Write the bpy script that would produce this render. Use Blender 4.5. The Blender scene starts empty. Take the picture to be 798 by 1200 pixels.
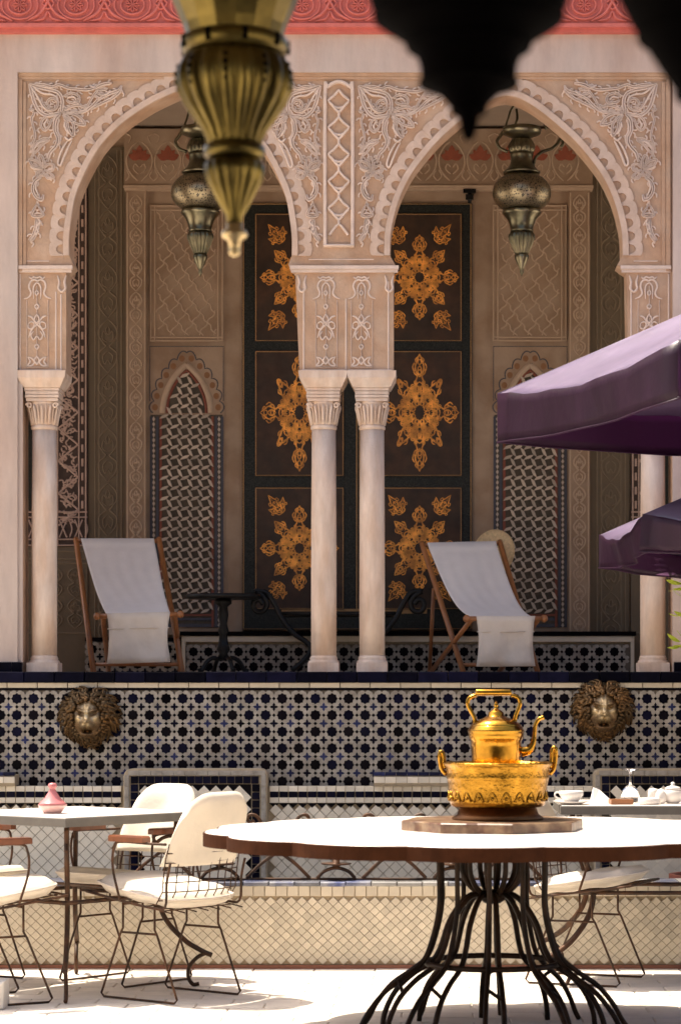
import bpy, bmesh, math, random
from mathutils import Vector, Matrix
random.seed(11)
PI = math.pi
R = math.radians
scene = bpy.context.scene
col = scene.collection
# ------------------------------------------------------------------ camera
EYE, FPX, VX, VY = 1.25, 2800.0, 500.0, 820.0      # eye height, focal length (px of the 798x1200 photo), vanishing point
cd = bpy.data.cameras.new('camera'); cam = bpy.data.objects.new('camera', cd); col.objects.link(cam)
cam.location = (0, 0, EYE); cam.rotation_euler = (R(90), 0, 0)
cd.sensor_fit = 'VERTICAL'; cd.sensor_height = 36.0; cd.lens = FPX / 1200 * 36
cd.shift_x = -(VX - 399) / 1200; cd.shift_y = (VY - 600) / 1200
cd.clip_end = 500
cd.dof.use_dof = True; cd.dof.focus_distance = 11.3; cd.dof.aperture_fstop = 4.5
scene.camera = cam
# ------------------------------------------------------------------ sky, sun, exposure
SUN_EL, SUN_AZ = 68.0, 62.0          # azimuth counted from straight behind the facade towards the left
sd = Vector((-math.sin(R(SUN_AZ)) * math.cos(R(SUN_EL)), math.cos(R(SUN_AZ)) * math.cos(R(SUN_EL)), math.sin(R(SUN_EL))))
w = bpy.data.worlds.new('World'); scene.world = w; w.use_nodes = True
nt = w.node_tree; bg = nt.nodes['Background']
sky = nt.nodes.new('ShaderNodeTexSky'); sky.sky_type = 'NISHITA'; sky.sun_disc = False
sky.sun_elevation = R(SUN_EL); sky.sun_rotation = math.atan2(sd.x, sd.y)
sky.dust_density = 6.0; sky.ozone_density = 0.4; sky.air_density = 0.8
nt.links.new(sky.outputs[0], bg.inputs[0]); bg.inputs[1].default_value = 0.15
sl = bpy.data.lights.new('sun', 'SUN'); sl.energy = 5.0; sl.angle = R(0.5); sl.color = (1.0, 0.90, 0.75)
so = bpy.data.objects.new('sun', sl); col.objects.link(so)
so.rotation_euler = (-sd).to_track_quat('-Z', 'Y').to_euler(); so.location = (-4, 12, 12)
scene.view_settings.view_transform = 'Standard'; scene.view_settings.look = 'None'
scene.view_settings.exposure = 0.95; scene.view_settings.gamma = 1.0
scene.cycles.use_denoising = True
scene.cycles.max_bounces = 10; scene.cycles.diffuse_bounces = 6

# ------------------------------------------------------------------ helpers
def sc_(D): return FPX / D
def P(px, py, D): return Vector(((px - VX) * D / FPX, D, EYE + (VY - py) * D / FPX))
def PX(px, D): return (px - VX) * D / FPX
def PZ(py, D): return EYE + (VY - py) * D / FPX

def crom(pts, n=6, closed=False):
    pts = [tuple(p) for p in pts]; m = len(pts); out = []
    if m < 3 and not closed: return pts
    rng = range(m) if closed else range(m - 1)
    for i in rng:
        if closed: a, b, c, d = pts[i - 1], pts[i], pts[(i + 1) % m], pts[(i + 2) % m]
        else:
            b, c = pts[i], pts[i + 1]
            a = pts[i - 1] if i else tuple(2 * x - y for x, y in zip(b, c))
            d = pts[i + 2] if i + 2 < m else tuple(2 * y - x for x, y in zip(b, c))
        for k in range(n):
            t = k / n
            out.append(tuple(.5 * (2 * q + (r - p) * t + (2 * p - 5 * q + 4 * r - s) * t * t + (3 * q - p - 3 * r + s) * t ** 3)
                             for p, q, r, s in zip(a, b, c, d)))
    if not closed: out.append(pts[-1])
    return out

def parent_to(o, p):
    o.parent = p
    if p.get('_w'): o.matrix_parent_inverse = Matrix.LocRotScale(p.location, p.rotation_euler, p.scale).inverted()

class MB:
    def __init__(s): s.v = []; s.f = []; s.sm = []
    def add(s, vs, fs, smooth=False):
        n = len(s.v); s.v += [tuple(q) for q in vs]
        for f in fs: s.f.append(tuple(i + n for i in f)); s.sm.append(smooth)
        return s
    def box(s, c, d, rz=0.0, tilt=None):
        hx, hy, hz = d[0] / 2, d[1] / 2, d[2] / 2
        vs = [Vector((x * hx, y * hy, z * hz)) for x in (-1, 1) for y in (-1, 1) for z in (-1, 1)]
        m = tilt if tilt else Matrix.Rotation(rz, 3, 'Z')
        vs = [m @ q + Vector(c) for q in vs]
        return s.add(vs, [(0, 1, 3, 2), (4, 6, 7, 5), (0, 4, 5, 1), (2, 3, 7, 6), (0, 2, 6, 4), (1, 5, 7, 3)])
    def bev(s, c, d, b=.004, rz=0.0):
        """box with bevelled edges (chamfer ring on the -Y face and all verticals)"""
        hx, hy, hz = d[0] / 2, d[1] / 2, d[2] / 2
        m = Matrix.Rotation(rz, 3, 'Z'); b = min(b, hx * .8, hz * .8, hy * .8)
        vs = []
        for (y, i) in ((-hy, b), (-hy + b, 0), (hy, 0)):
            for x, z in ((-1, -1), (1, -1), (1, 1), (-1, 1)): vs.append(m @ Vector((x * (hx - i), y, z * (hz - i))) + Vector(c))
        fs = [(0, 1, 2, 3), (11, 10, 9, 8)]
        for r in (0, 4):
            for k in range(4): fs.append((r + k, r + 4 + k, r + 4 + (k + 1) % 4, r + (k + 1) % 4))
        return s.add(vs, fs)
    def pxbox(s, x0, x1, y0, y1, D, t):
        """box whose front face fills photo px x0..x1, y0..y1 at distance D, thickness t away from us"""
        a, b = P(x0, y1, D), P(x1, y0, D)
        return s.box(((a.x + b.x) / 2, D + t / 2, (a.z + b.z) / 2), (abs(b.x - a.x), t, abs(b.z - a.z)))
    def prism(s, poly, y0, y1, bevel=0.0, smooth=False):
        """poly of (x,z) world, front y0, back y1"""
        n = len(poly)
        ar = sum(poly[i][0] * poly[(i + 1) % n][1] - poly[(i + 1) % n][0] * poly[i][1] for i in range(n))
        if ar < 0: poly = poly[::-1]
        if bevel:
            cx = sum(p[0] for p in poly) / n; cz = sum(p[1] for p in poly) / n
            rr = sum(math.hypot(p[0] - cx, p[1] - cz) for p in poly) / n
            k = 1 - bevel / rr
            vs = [(cx + (x - cx) * k, y0, cz + (z - cz) * k) for x, z in poly] + [(x, y0 + bevel, z) for x, z in poly] + [(x, y1, z) for x, z in poly]
            fs = [tuple(range(n))]
            for r in (0, n):
                for i in range(n): fs.append((r + i, r + n + i, r + n + (i + 1) % n, r + (i + 1) % n))
        else:
            vs = [(x, y0, z) for x, z in poly] + [(x, y1, z) for x, z in poly]
            fs = [tuple(range(n)), tuple(range(2 * n - 1, n - 1, -1))]
            for i in range(n): fs.append((i, n + i, n + (i + 1) % n, (i + 1) % n))
        return s.add(vs, fs, smooth)
    def slab(s, poly, z0, z1, bevel=0.0):
        """poly of (x,y) world, bottom z0, top z1"""
        n = len(poly)
        ar = sum(poly[i][0] * poly[(i + 1) % n][1] - poly[(i + 1) % n][0] * poly[i][1] for i in range(n))
        if ar < 0: poly = poly[::-1]
        cx = sum(p[0] for p in poly) / n; cy = sum(p[1] for p in poly) / n
        rr = sum(math.hypot(p[0] - cx, p[1] - cy) for p in poly) / n
        k = 1 - bevel / rr
        vs = [(x, y, z0) for x, y in poly] + [(x, y, z1 - bevel) for x, y in poly] + [(cx + (x - cx) * k, cy + (y - cy) * k, z1) for x, y in poly]
        fs = [tuple(range(n - 1, -1, -1)), tuple(range(2 * n, 3 * n))]
        for r in (0, n):
            for i in range(n): fs.append((r + i, r + (i + 1) % n, r + n + (i + 1) % n, r + n + i))
        return s.add(vs, fs)
    def lathe(s, prof, c=(0, 0, 0), seg=32, flute=0, fd=0.0, axis=None, smooth=True, cap=True):
        """prof = (r, z[, flute weight])"""
        vs = []; c = Vector(c)
        for p in prof:
            r, z = p[0], p[1]; fw = p[2] if len(p) > 2 else 0
            for k in range(seg):
                a = 2 * PI * k / seg
                q = r * (1 - (fd * fw * (0.5 - 0.5 * math.cos(flute * a)) ** 2 if flute else 0))
                v = Vector((q * math.cos(a), q * math.sin(a), z))
                if axis is not None: v = axis @ v
                vs.append(v + c)
        fs = []; m = len(prof)
        for i in range(m - 1):
            for k in range(seg):
                k2 = (k + 1) % seg; fs.append((i * seg + k, i * seg + k2, (i + 1) * seg + k2, (i + 1) * seg + k))
        if cap:
            fs.append(tuple(range(seg - 1, -1, -1))); fs.append(tuple(range((m - 1) * seg, m * seg)))
        return s.add(vs, fs, smooth)
    def tube(s, pts, r, seg=6, closed=False, smooth=True, flat=None):
        """r a number or a list; flat=(a,b) makes an a x b bar section in the frame's two axes"""
        pts = [Vector(p) for p in pts]; m = len(pts)
        rs = r if isinstance(r, (list, tuple)) else [r] * m
        vs = []; nrm = None
        for i, p in enumerate(pts):
            if closed: t = pts[(i + 1) % m] - pts[i - 1]
            else: t = pts[min(i + 1, m - 1)] - pts[max(i - 1, 0)]
            t = t.normalized() if t.length > 1e-9 else Vector((0, 0, 1))
            if nrm is None:
                nrm = t.cross(Vector((0, 1, 0)));
                if nrm.length < .1: nrm = t.cross(Vector((1, 0, 0)))
            nrm = (nrm - t * nrm.dot(t)).normalized(); bn = t.cross(nrm)
            for k in range(seg):
                a = 2 * PI * (k + .5) / seg
                if flat: vs.append(p + nrm * (flat[0] * math.cos(a)) + bn * (flat[1] * math.sin(a)))
                else: vs.append(p + (nrm * math.cos(a) + bn * math.sin(a)) * rs[i])
        fs = []
        for i in range(m if closed else m - 1):
            j = (i + 1) % m
            for k in range(seg):
                k2 = (k + 1) % seg; fs.append((i * seg + k, i * seg + k2, j * seg + k2, j * seg + k))
        if not closed: fs += [tuple(range(seg - 1, -1, -1)), tuple(range((m - 1) * seg, m * seg))]
        return s.add(vs, fs, smooth)
    def ball(s, c, r, seg=10, ring=7, sc=(1, 1, 1)):
        pr = [(max(1e-4, r * math.sin(PI * i / ring)), -r * math.cos(PI * i / ring)) for i in range(ring + 1)]
        n = len(s.v); s.lathe(pr, (0, 0, 0), seg)
        for i in range(n, len(s.v)):
            v = s.v[i]; s.v[i] = (v[0] * sc[0] + c[0], v[1] * sc[1] + c[1], v[2] * sc[2] + c[2])
        return s
    def rib(s, pts, wd, h, D, closed=False, taper=True, n=5, sub=True, groove=False, cut=False):
        """raised ridge along a px polyline on the plane at distance D (towards us), width in px, height in m"""
        q = crom(pts, n, closed) if sub else [tuple(p) for p in pts]
        m = len(q); k = D / FPX; vs = []
        if groove: prof = ((-1, 0), (-.86, 1), (-.36, 1), (-.2, .35), (.2, .35), (.36, 1), (.86, 1), (1, 0))
        elif cut: prof = ((-1, 0), (-.72, .9), (0, 1), (.72, .9), (1, 0))
        else: prof = ((-1, 0), (-.62, .8), (0, 1), (.62, .8), (1, 0))
        for i in range(m):
            if closed: a, b = q[i - 1], q[(i + 1) % m]
            else: a, b = q[max(i - 1, 0)], q[min(i + 1, m - 1)]
            tx, ty = b[0] - a[0], b[1] - a[1]; L = math.hypot(tx, ty) or 1
            nx, ny = -ty / L, tx / L
            t = i / (m - 1) if m > 1 else 0
            f = 1 if (closed or not taper) else max(.22, min(1, 1.6 * math.sin(PI * (0.06 + .88 * t)) ** .7))
            hw = wd / 2 * f; hh = h * (0.5 + .5 * f)
            for u, e in prof: vs.append(P(q[i][0] + nx * hw * u, q[i][1] + ny * hw * u, D) - Vector((0, hh * e - .0015, 0)))
        fs = []; w_ = len(prof)
        for i in range(m if closed else m - 1):
            j = (i + 1) % m
            for e in range(w_ - 1): fs.append((i * w_ + e, i * w_ + e + 1, j * w_ + e + 1, j * w_ + e))
        return s.add(vs, fs, not cut)
    def mesh(s, name, mat):
        me = bpy.data.meshes.new(name); me.from_pydata(s.v, [], s.f); me.polygons.foreach_set('use_smooth', s.sm)
        bm = bmesh.new(); bm.from_mesh(me); bmesh.ops.recalc_face_normals(bm, faces=bm.faces); bm.to_mesh(me); bm.free()
        me.materials.append(mat); me.update(); return me
    def build(s, name, mat, parent=None, label=None, kind=None):
        o = bpy.data.objects.new(name, s.mesh(name, mat)); col.objects.link(o)
        if parent is not None: parent_to(o, parent)
        if label: o['label'] = label
        if kind: o['kind'] = kind
        return o
def inst(me, name, loc, parent=None, rz=0.0, rot=None, scale=None):
    o = bpy.data.objects.new(name, me); col.objects.link(o); o.location = loc
    o.rotation_euler = rot if rot else (0, 0, rz)
    if scale: o.scale = scale
    if parent is not None: parent_to(o, parent)
    return o
def thing(name, label, cat, loc=(0, 0, 0), rz=0.0, group=None, world=True):
    o = bpy.data.objects.new(name, None); col.objects.link(o); o.location = loc; o.rotation_euler = (0, 0, rz)
    o.empty_display_size = .1; o['kind'] = 'thing'; o['label'] = label; o['category'] = cat
    if group: o['group'] = group
    if world: o['_w'] = 1
    return o
def tag(o, label, cat, group=None):
    o['kind'] = 'thing'; o['label'] = label; o['category'] = cat
    if group: o['group'] = group
    return o
def smooth_mod(o, lv=1):
    m = o.modifiers.new('sub', 'SUBSURF'); m.levels = lv; m.render_levels = lv; return o

# ------------------------------------------------------------------ materials
def M(name, c, rough=.7, metal=0.0, var=.12, vs=6.0, bump=.0, bs=40.0, ov=0.0, c2=None, c2s=3.0, c2a=.5, spec=.5, streak=False, trans=0.0, coat=0.0, c2w=.12):
    """base colour with noise mottling, optional second colour patches, per-object variation and bump"""
    m = bpy.data.materials.new(name); m.use_nodes = True; t = m.node_tree; L = t.links.new; N = t.nodes.new
    b = t.nodes['Principled BSDF']; b.inputs['Roughness'].default_value = rough; b.inputs['Metallic'].default_value = metal
    b.inputs['Specular IOR Level'].default_value = spec; b.inputs['Coat Weight'].default_value = coat
    g = N('ShaderNodeNewGeometry'); pos = g.outputs['Position']
    if streak:
        mp = N('ShaderNodeMapping'); mp.inputs['Scale'].default_value = (1, 1, .25); L(pos, mp.inputs[0]); pos = mp.outputs[0]
    n1 = N('ShaderNodeTexNoise'); n1.inputs['Scale'].default_value = vs; n1.inputs['Detail'].default_value = 8; n1.inputs['Roughness'].default_value = .65
    L(pos, n1.inputs['Vector'])
    mr = N('ShaderNodeMapRange'); mr.inputs[1].default_value = .3; mr.inputs[2].default_value = .7
    mr.inputs[3].default_value = 1 - var; mr.inputs[4].default_value = 1 + var; L(n1.outputs['Fac'], mr.inputs[0])
    val = mr.outputs[0]
    if ov:
        oi = N('ShaderNodeObjectInfo'); m2 = N('ShaderNodeMapRange'); m2.inputs[3].default_value = 1 - ov; m2.inputs[4].default_value = 1 + ov
        L(oi.outputs['Random'], m2.inputs[0]); mm = N('ShaderNodeMath'); mm.operation = 'MULTIPLY'; L(val, mm.inputs[0]); L(m2.outputs[0], mm.inputs[1]); val = mm.outputs[0]
    base = N('ShaderNodeRGB'); base.outputs[0].default_value = (*c, 1); cs = base.outputs[0]
    if c2:
        n2 = N('ShaderNodeTexNoise'); n2.inputs['Scale'].default_value = c2s; n2.inputs['Detail'].default_value = 6; L(pos, n2.inputs['Vector'])
        m3 = N('ShaderNodeMapRange'); m3.inputs[1].default_value = .5 - c2w; m3.inputs[2].default_value = .5 + c2w; m3.inputs[4].default_value = c2a; L(n2.outputs['Fac'], m3.inputs[0])
        mx = N('ShaderNodeMix'); mx.data_type = 'RGBA'; L(m3.outputs[0], mx.inputs[0]); L(cs, mx.inputs[6]); mx.inputs[7].default_value = (*c2, 1); cs = mx.outputs[2]
    vm = N('ShaderNodeVectorMath'); vm.operation = 'SCALE'; L(cs, vm.inputs[0]); L(val, vm.inputs['Scale'])
    L(vm.outputs[0], b.inputs['Base Color'])
    if bump:
        n3 = N('ShaderNodeTexNoise'); n3.inputs['Scale'].default_value = bs; n3.inputs['Detail'].default_value = 5; L(g.outputs['Position'], n3.inputs['Vector'])
        bp = N('ShaderNodeBump'); bp.inputs['Strength'].default_value = bump; bp.inputs['Distance'].default_value = .01
        L(n3.outputs['Fac'], bp.inputs['Height']); L(bp.outputs[0], b.inputs['Normal'])
    if trans:
        tr = N('ShaderNodeBsdfTranslucent'); L(vm.outputs[0], tr.inputs[0]); ms = N('ShaderNodeMixShader'); ms.inputs[0].default_value = trans
        out = t.nodes['Material Output']; L(b.outputs[0], ms.inputs[1]); L(tr.outputs[0], ms.inputs[2]); L(ms.outputs[0], out.inputs[0])
    return m

m_plaster = M('pink_plaster', (.50, .415, .365), .85, var=.15, vs=7, bump=.4, bs=22, c2=(.45, .32, .255), c2s=2.8, c2a=.7, streak=True)
m_stucco = M('carved_stucco', (.45, .31, .215), .85, var=.15, vs=9, bump=.3, bs=60, c2=(.42, .255, .155), c2s=7, c2a=.8)
m_relief = M('stucco_relief', (.61, .485, .405), .8, var=.14, vs=14, bump=.15, bs=80)
m_band = M('stucco_band', (.53, .405, .325), .85, var=.14, vs=10, bump=.25, bs=50, c2=(.48, .33, .24), c2s=8, c2a=.5)
m_marble = M('column_marble', (.66, .54, .45), .6, var=.15, vs=18, bump=.25, bs=60, c2=(.56, .40, .295), c2s=14, c2a=.8, streak=True, spec=.3)
m_red = M('red_frieze_paint', (.50, .125, .10), .7, var=.16, vs=12, bump=.15, bs=50)
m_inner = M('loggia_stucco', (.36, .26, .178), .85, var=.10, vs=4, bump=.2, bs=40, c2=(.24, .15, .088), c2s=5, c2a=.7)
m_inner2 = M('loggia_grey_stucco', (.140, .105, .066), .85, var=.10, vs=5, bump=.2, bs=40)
m_innerrel = M('loggia_relief', (.45, .33, .23), .85, var=.08, vs=20)
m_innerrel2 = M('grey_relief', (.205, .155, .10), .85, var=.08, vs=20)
m_pinkrel = M('carved_pink_frame', (.48, .34, .27), .85, var=.1, vs=20)
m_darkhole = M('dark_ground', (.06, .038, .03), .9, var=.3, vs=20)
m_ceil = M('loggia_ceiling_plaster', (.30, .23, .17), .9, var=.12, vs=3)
m_palm = M('red_palmette', (.26, .07, .035), .8, var=.2, vs=20)
m_doorwood = M('door_brown', (.034, .021, .013), .5, var=.4, vs=10, c2=(.06, .028, .014), c2s=7, c2a=.8, spec=.3)
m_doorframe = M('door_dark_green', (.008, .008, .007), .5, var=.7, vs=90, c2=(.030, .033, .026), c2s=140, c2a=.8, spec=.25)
m_gold = M('gold_paint', (.85, .36, .06), .42, metal=.25, var=.5, vs=22, c2=(.32, .12, .025), c2s=16, c2a=.7)
m_goldline = M('old_gold_line', (.34, .19, .07), .5, metal=.2, var=.2, vs=20)
m_navy = M('navy_glaze', (.004, .004, .013), .3, spec=.06, var=.4, vs=14, ov=.6, bump=.06, bs=14)
m_black = M('black_glaze', (.004, .003, .005), .3, spec=.06, var=.4, vs=20, ov=.5)
m_blue = M('blue_glaze', (.017, .021, .062), .3, spec=.1, var=.35, vs=20, ov=.75)
m_white = M('white_zellige', (.37, .335, .285), .4, var=.25, vs=24, spec=.3, c2=(.25, .215, .175), c2s=14, c2a=.6)
m_grout = M('grout', (.13, .105, .08), .9, var=.15, vs=30)
m_cream = M('cream_tile', (.58, .505, .385), .45, var=.08, vs=12, ov=.13, bump=.05, bs=20)
m_creamback = M('brightened_cream_tile', (.76, .68, .54), .45, var=.08, vs=12, ov=.13, bump=.05, bs=20)  # same cream tile with the back wall's extra light put into its colour
m_creamgrout = M('cream_grout', (.42, .335, .225), .9, var=.15, vs=30)
m_capblue = M('rim_blue_glaze', (.05, .065, .15), .2, var=.3, vs=12, ov=.5, c2=(.30, .30, .30), c2s=9, c2a=.7)
m_capblue2 = M('rim_grey_glaze', (.36, .35, .33), .15, var=.2, vs=9, ov=.2)
m_brick = M('niche_blade', (.47, .385, .30), .7, var=.1, vs=20, ov=.22)
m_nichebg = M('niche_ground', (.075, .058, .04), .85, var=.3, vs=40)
m_rust = M('red_line_paint', (.20, .055, .03), .7, var=.2, vs=20)
m_cusp = M('cusp_ochre', (.24, .115, .05), .8, var=.2)
m_inkblue = M('blue_grey_line_paint', (.055, .054, .068), .6, var=.2, vs=20)
m_paver = M('pale_paver', (.70, .635, .55), .7, var=.07, vs=9, ov=.06, bump=.15, bs=30)
m_floor = M('floor_mortar', (.55, .48, .40), .9, var=.1, vs=9)
m_iron = M('rusty_iron', (.040, .023, .014), .5, metal=.2, spec=.3, var=.3, vs=30, c2=(.12, .05, .02), c2s=18, c2a=.6)
m_iron2 = M('dark_iron', (.013, .008, .005), .45, metal=.0, spec=.12, var=.35, vs=30, c2=(.045, .022, .011), c2s=14, c2a=.6)
m_blackiron = M('black_iron', (.006, .0055, .0055), .4, spec=.25, metal=.0, var=.3, vs=30)
m_canvas = M('white_canvas', (.84, .80, .755), .85, var=.04, vs=8, bump=.5, bs=8)
m_canvas2 = M('cream_canvas', (.68, .60, .51), .85, var=.07, vs=8, bump=.7, bs=11)
m_cover = M('chair_cover', (.80, .73, .62), .85, var=.06, vs=8, bump=.55, bs=13, trans=.25)
m_wood = M('oiled_wood', (.30, .115, .035), .4, var=.25, vs=16, streak=True, coat=.2)
m_arm = M('armrest_wood', (.17, .055, .02), .35, var=.25, vs=20)
m_straw = M('straw', (.70, .51, .27), .8, var=.25, vs=60)
m_brass = M('polished_brass', (.40, .205, .026), .18, metal=1.0, var=.4, vs=14, bump=.12, bs=30)
m_brassham = M('hammered_brass', (.34, .175, .022), .25, metal=1.0, var=.45, vs=16, bump=.5, bs=60)
m_brassdark = M('dark_brass', (.16, .07, .025), .4, metal=.9, var=.3, vs=14)
m_bronze = M('bronze_lion', (.17, .092, .035), .42, metal=.8, var=.35, vs=18, c2=(.06, .045, .025), c2s=10, c2a=.7)
m_giltface = M('gilt_worn', (.88, .66, .34), .34, metal=.55, var=.35, vs=18, c2=(.38, .32, .22), c2s=7, c2a=.8)
def gilt_mix():
    t = m_giltface.node_tree; b = t.nodes['Principled BSDF']; src = b.inputs['Base Color'].links[0].from_socket
    at = t.nodes.new('ShaderNodeAttribute'); at.attribute_name = 'gilt'; n = t.nodes.new('ShaderNodeTexNoise'); n.inputs['Scale'].default_value = 45; n.inputs['Detail'].default_value = 4
    mm = t.nodes.new('ShaderNodeMath'); mm.operation = 'MULTIPLY_ADD'; mm.inputs[1].default_value = .8; mm.inputs[2].default_value = -.4; t.links.new(n.outputs[0], mm.inputs[0])
    ad = t.nodes.new('ShaderNodeMath'); ad.use_clamp = True; t.links.new(at.outputs['Fac'], ad.inputs[0]); t.links.new(mm.outputs[0], ad.inputs[1])
    mx = t.nodes.new('ShaderNodeMix'); mx.data_type = 'RGBA'; t.links.new(ad.outputs[0], mx.inputs[0]); mx.inputs[6].default_value = (.13, .07, .028, 1); t.links.new(src, mx.inputs[7]); t.links.new(mx.outputs[2], b.inputs['Base Color'])
gilt_mix()
m_marblebrown = M('brown_marble', (.085, .034, .018), .35, var=.4, vs=16, c2=(.22, .145, .08), c2s=18, c2a=.9)
m_tabletop = M('pale_stone_top', (.76, .70, .64), .35, var=.05, vs=8, c2=(.66, .58, .52), c2s=5, c2a=.5)
m_tablerim = M('copper_rim', (.040, .014, .006), .6, metal=.0, spec=.04, var=.3, vs=12)
m_greystone = M('grey_stone_edge', (.13, .118, .10), .55, var=.15, vs=16)
m_porc = M('white_porcelain', (.76, .72, .67), .2, var=.03, vs=8)
m_tagine = M('pink_glaze', (.50, .17, .17), .25, var=.12, vs=20)
m_napkin = M('paper_napkin', (.8, .78, .76), .9, var=.03)
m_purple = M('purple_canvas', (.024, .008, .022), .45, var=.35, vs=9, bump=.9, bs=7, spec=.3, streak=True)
m_purpletop = M('sunlit_tint_purple_canvas', (.19, .145, .235), .42, var=.15, vs=5, bump=.4, bs=8, spec=.6, coat=.3)  # canopy tops: sun glare put into a paler colour than the valance
def translucent(m, c, f):
    t = m.node_tree; b = t.nodes['Principled BSDF']
    tr = t.nodes.new('ShaderNodeBsdfTranslucent'); tr.inputs[0].default_value = (*c, 1); ms = t.nodes.new('ShaderNodeMixShader'); ms.inputs[0].default_value = f
    o = t.nodes['Material Output']; t.links.new(b.outputs[0], ms.inputs[1]); t.links.new(tr.outputs[0], ms.inputs[2]); t.links.new(ms.outputs[0], o.inputs[0])
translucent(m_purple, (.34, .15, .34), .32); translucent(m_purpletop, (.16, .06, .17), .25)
m_lantern_brass = M('aged_brass', (.20, .15, .04), .33, metal=.9, var=.3, vs=14, c2=(.055, .04, .012), c2s=9, c2a=.75)
m_lantern_black = M('blackened_copper', (.0025, .002, .002), .9, spec=.03, metal=.0, var=.3, vs=14)
m_leaf = M('young_leaf', (.42, .50, .05), .5, var=.2, vs=20, trans=.4)
m_twig = M('twig', (.10, .07, .03), .8)
m_gallery = M('gallery_plaster', (.07, .045, .03), .9, var=.1, vs=3)
m_beam = M('gallery_timber', (.05, .028, .018), .7, var=.3, vs=8)
m_block = M('white_block', (.72, .68, .62), .8, var=.08)
# pierced metal: brass with punched holes, as a voronoi pattern
def pierced(name, c, hole, scale):
    m = M(name, c, .36, metal=.9, var=.3, vs=16); t = m.node_tree; b = t.nodes['Principled BSDF']
    src = b.inputs['Base Color'].links[0].from_socket
    tc = t.nodes.new('ShaderNodeTexCoord'); v = t.nodes.new('ShaderNodeTexVoronoi'); v.inputs['Scale'].default_value = scale
    t.links.new(tc.outputs['Object'], v.inputs['Vector'])
    mr = t.nodes.new('ShaderNodeMapRange'); mr.inputs[1].default_value = .30; mr.inputs[2].default_value = .40; t.links.new(v.outputs['Distance'], mr.inputs[0])
    mx = t.nodes.new('ShaderNodeMix'); mx.data_type = 'RGBA'; t.links.new(mr.outputs[0], mx.inputs[0]); mx.inputs[6].default_value = (*hole, 1); t.links.new(src, mx.inputs[7])
    t.links.new(mx.outputs[2], b.inputs['Base Color'])
    m3 = t.nodes.new('ShaderNodeMapRange'); m3.inputs[3].default_value = 0; m3.inputs[4].default_value = .9; t.links.new(mr.outputs[0], m3.inputs[0]); t.links.new(m3.outputs[0], b.inputs['Metallic'])
    return m
m_lant = M('lantern_metal', (.22, .195, .125), .3, metal=.9, var=.3, vs=14, c2=(.07, .075, .05), c2s=11, c2a=.7)
m_lantp = pierced('lantern_pierced', (.30, .25, .16), (.008, .006, .004), 95)
def glassmat():
    m = bpy.data.materials.new('clear_glass'); m.use_nodes = True; b = m.node_tree.nodes['Principled BSDF']
    b.inputs['Transmission Weight'].default_value = 1; b.inputs['Roughness'].default_value = .02; b.inputs['IOR'].default_value = 1.45
    b.inputs['Base Color'].default_value = (.97, .97, .97, 1); return m
m_glass = glassmat()
m_water = M('basin_water_tint', (.40, .40, .36), .05, var=.1)

# ================================================================== SETTING
FD = 12.25          # distance of the carved facade panel
BD = 14.2           # back wall of the loggia
DZ = PZ(787, 12.08) # deck level
RD = 11.11          # front of the fountain basin
WD = 12.0           # back wall of the basin
MD = 12.10          # mosaic wall
# ground
g = MB(); g.slab([(-60, -40), (60, -40), (60, 60), (-60, 60)], -.3, -.006)
fl = g.build('courtyard_floor', m_floor); fl['kind'] = 'structure'
pm = MB().slab([(-.139, -.069), (.139, -.069), (.139, .069), (-.139, .069)], -.012, .0, .004).mesh('paver', m_paver)
row = 0; y = RD - .075
cnt = 0
while y > 8.9:
    x = -2.35 + (0.14 if row % 2 else 0)
    while x < 1.75:
        if abs((x * FPX / y) + 500 - 399) < 460:
            o = inst(pm, 'paver', (x, y, random.uniform(-.0015, .001)), fl, rz=random.uniform(-.006, .006)); cnt += 1
        x += .2815
    y -= .1415; row += 1
# far paving beyond the pieces that can be told apart
pv = MB(); y = 8.9 - .0705; row = 0
while y > 5.2:
    x = -3 + (.14 if row % 2 else 0)
    while x < 3: pv.slab([(x - .139, y - .069), (x + .139, y - .069), (x + .139, y + .069), (x - .139, y + .069)], -.012, 0, .004); x += .2815
    y -= .1415; row += 1
pv.build('paving', m_paver, fl, kind='stuff')

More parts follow.
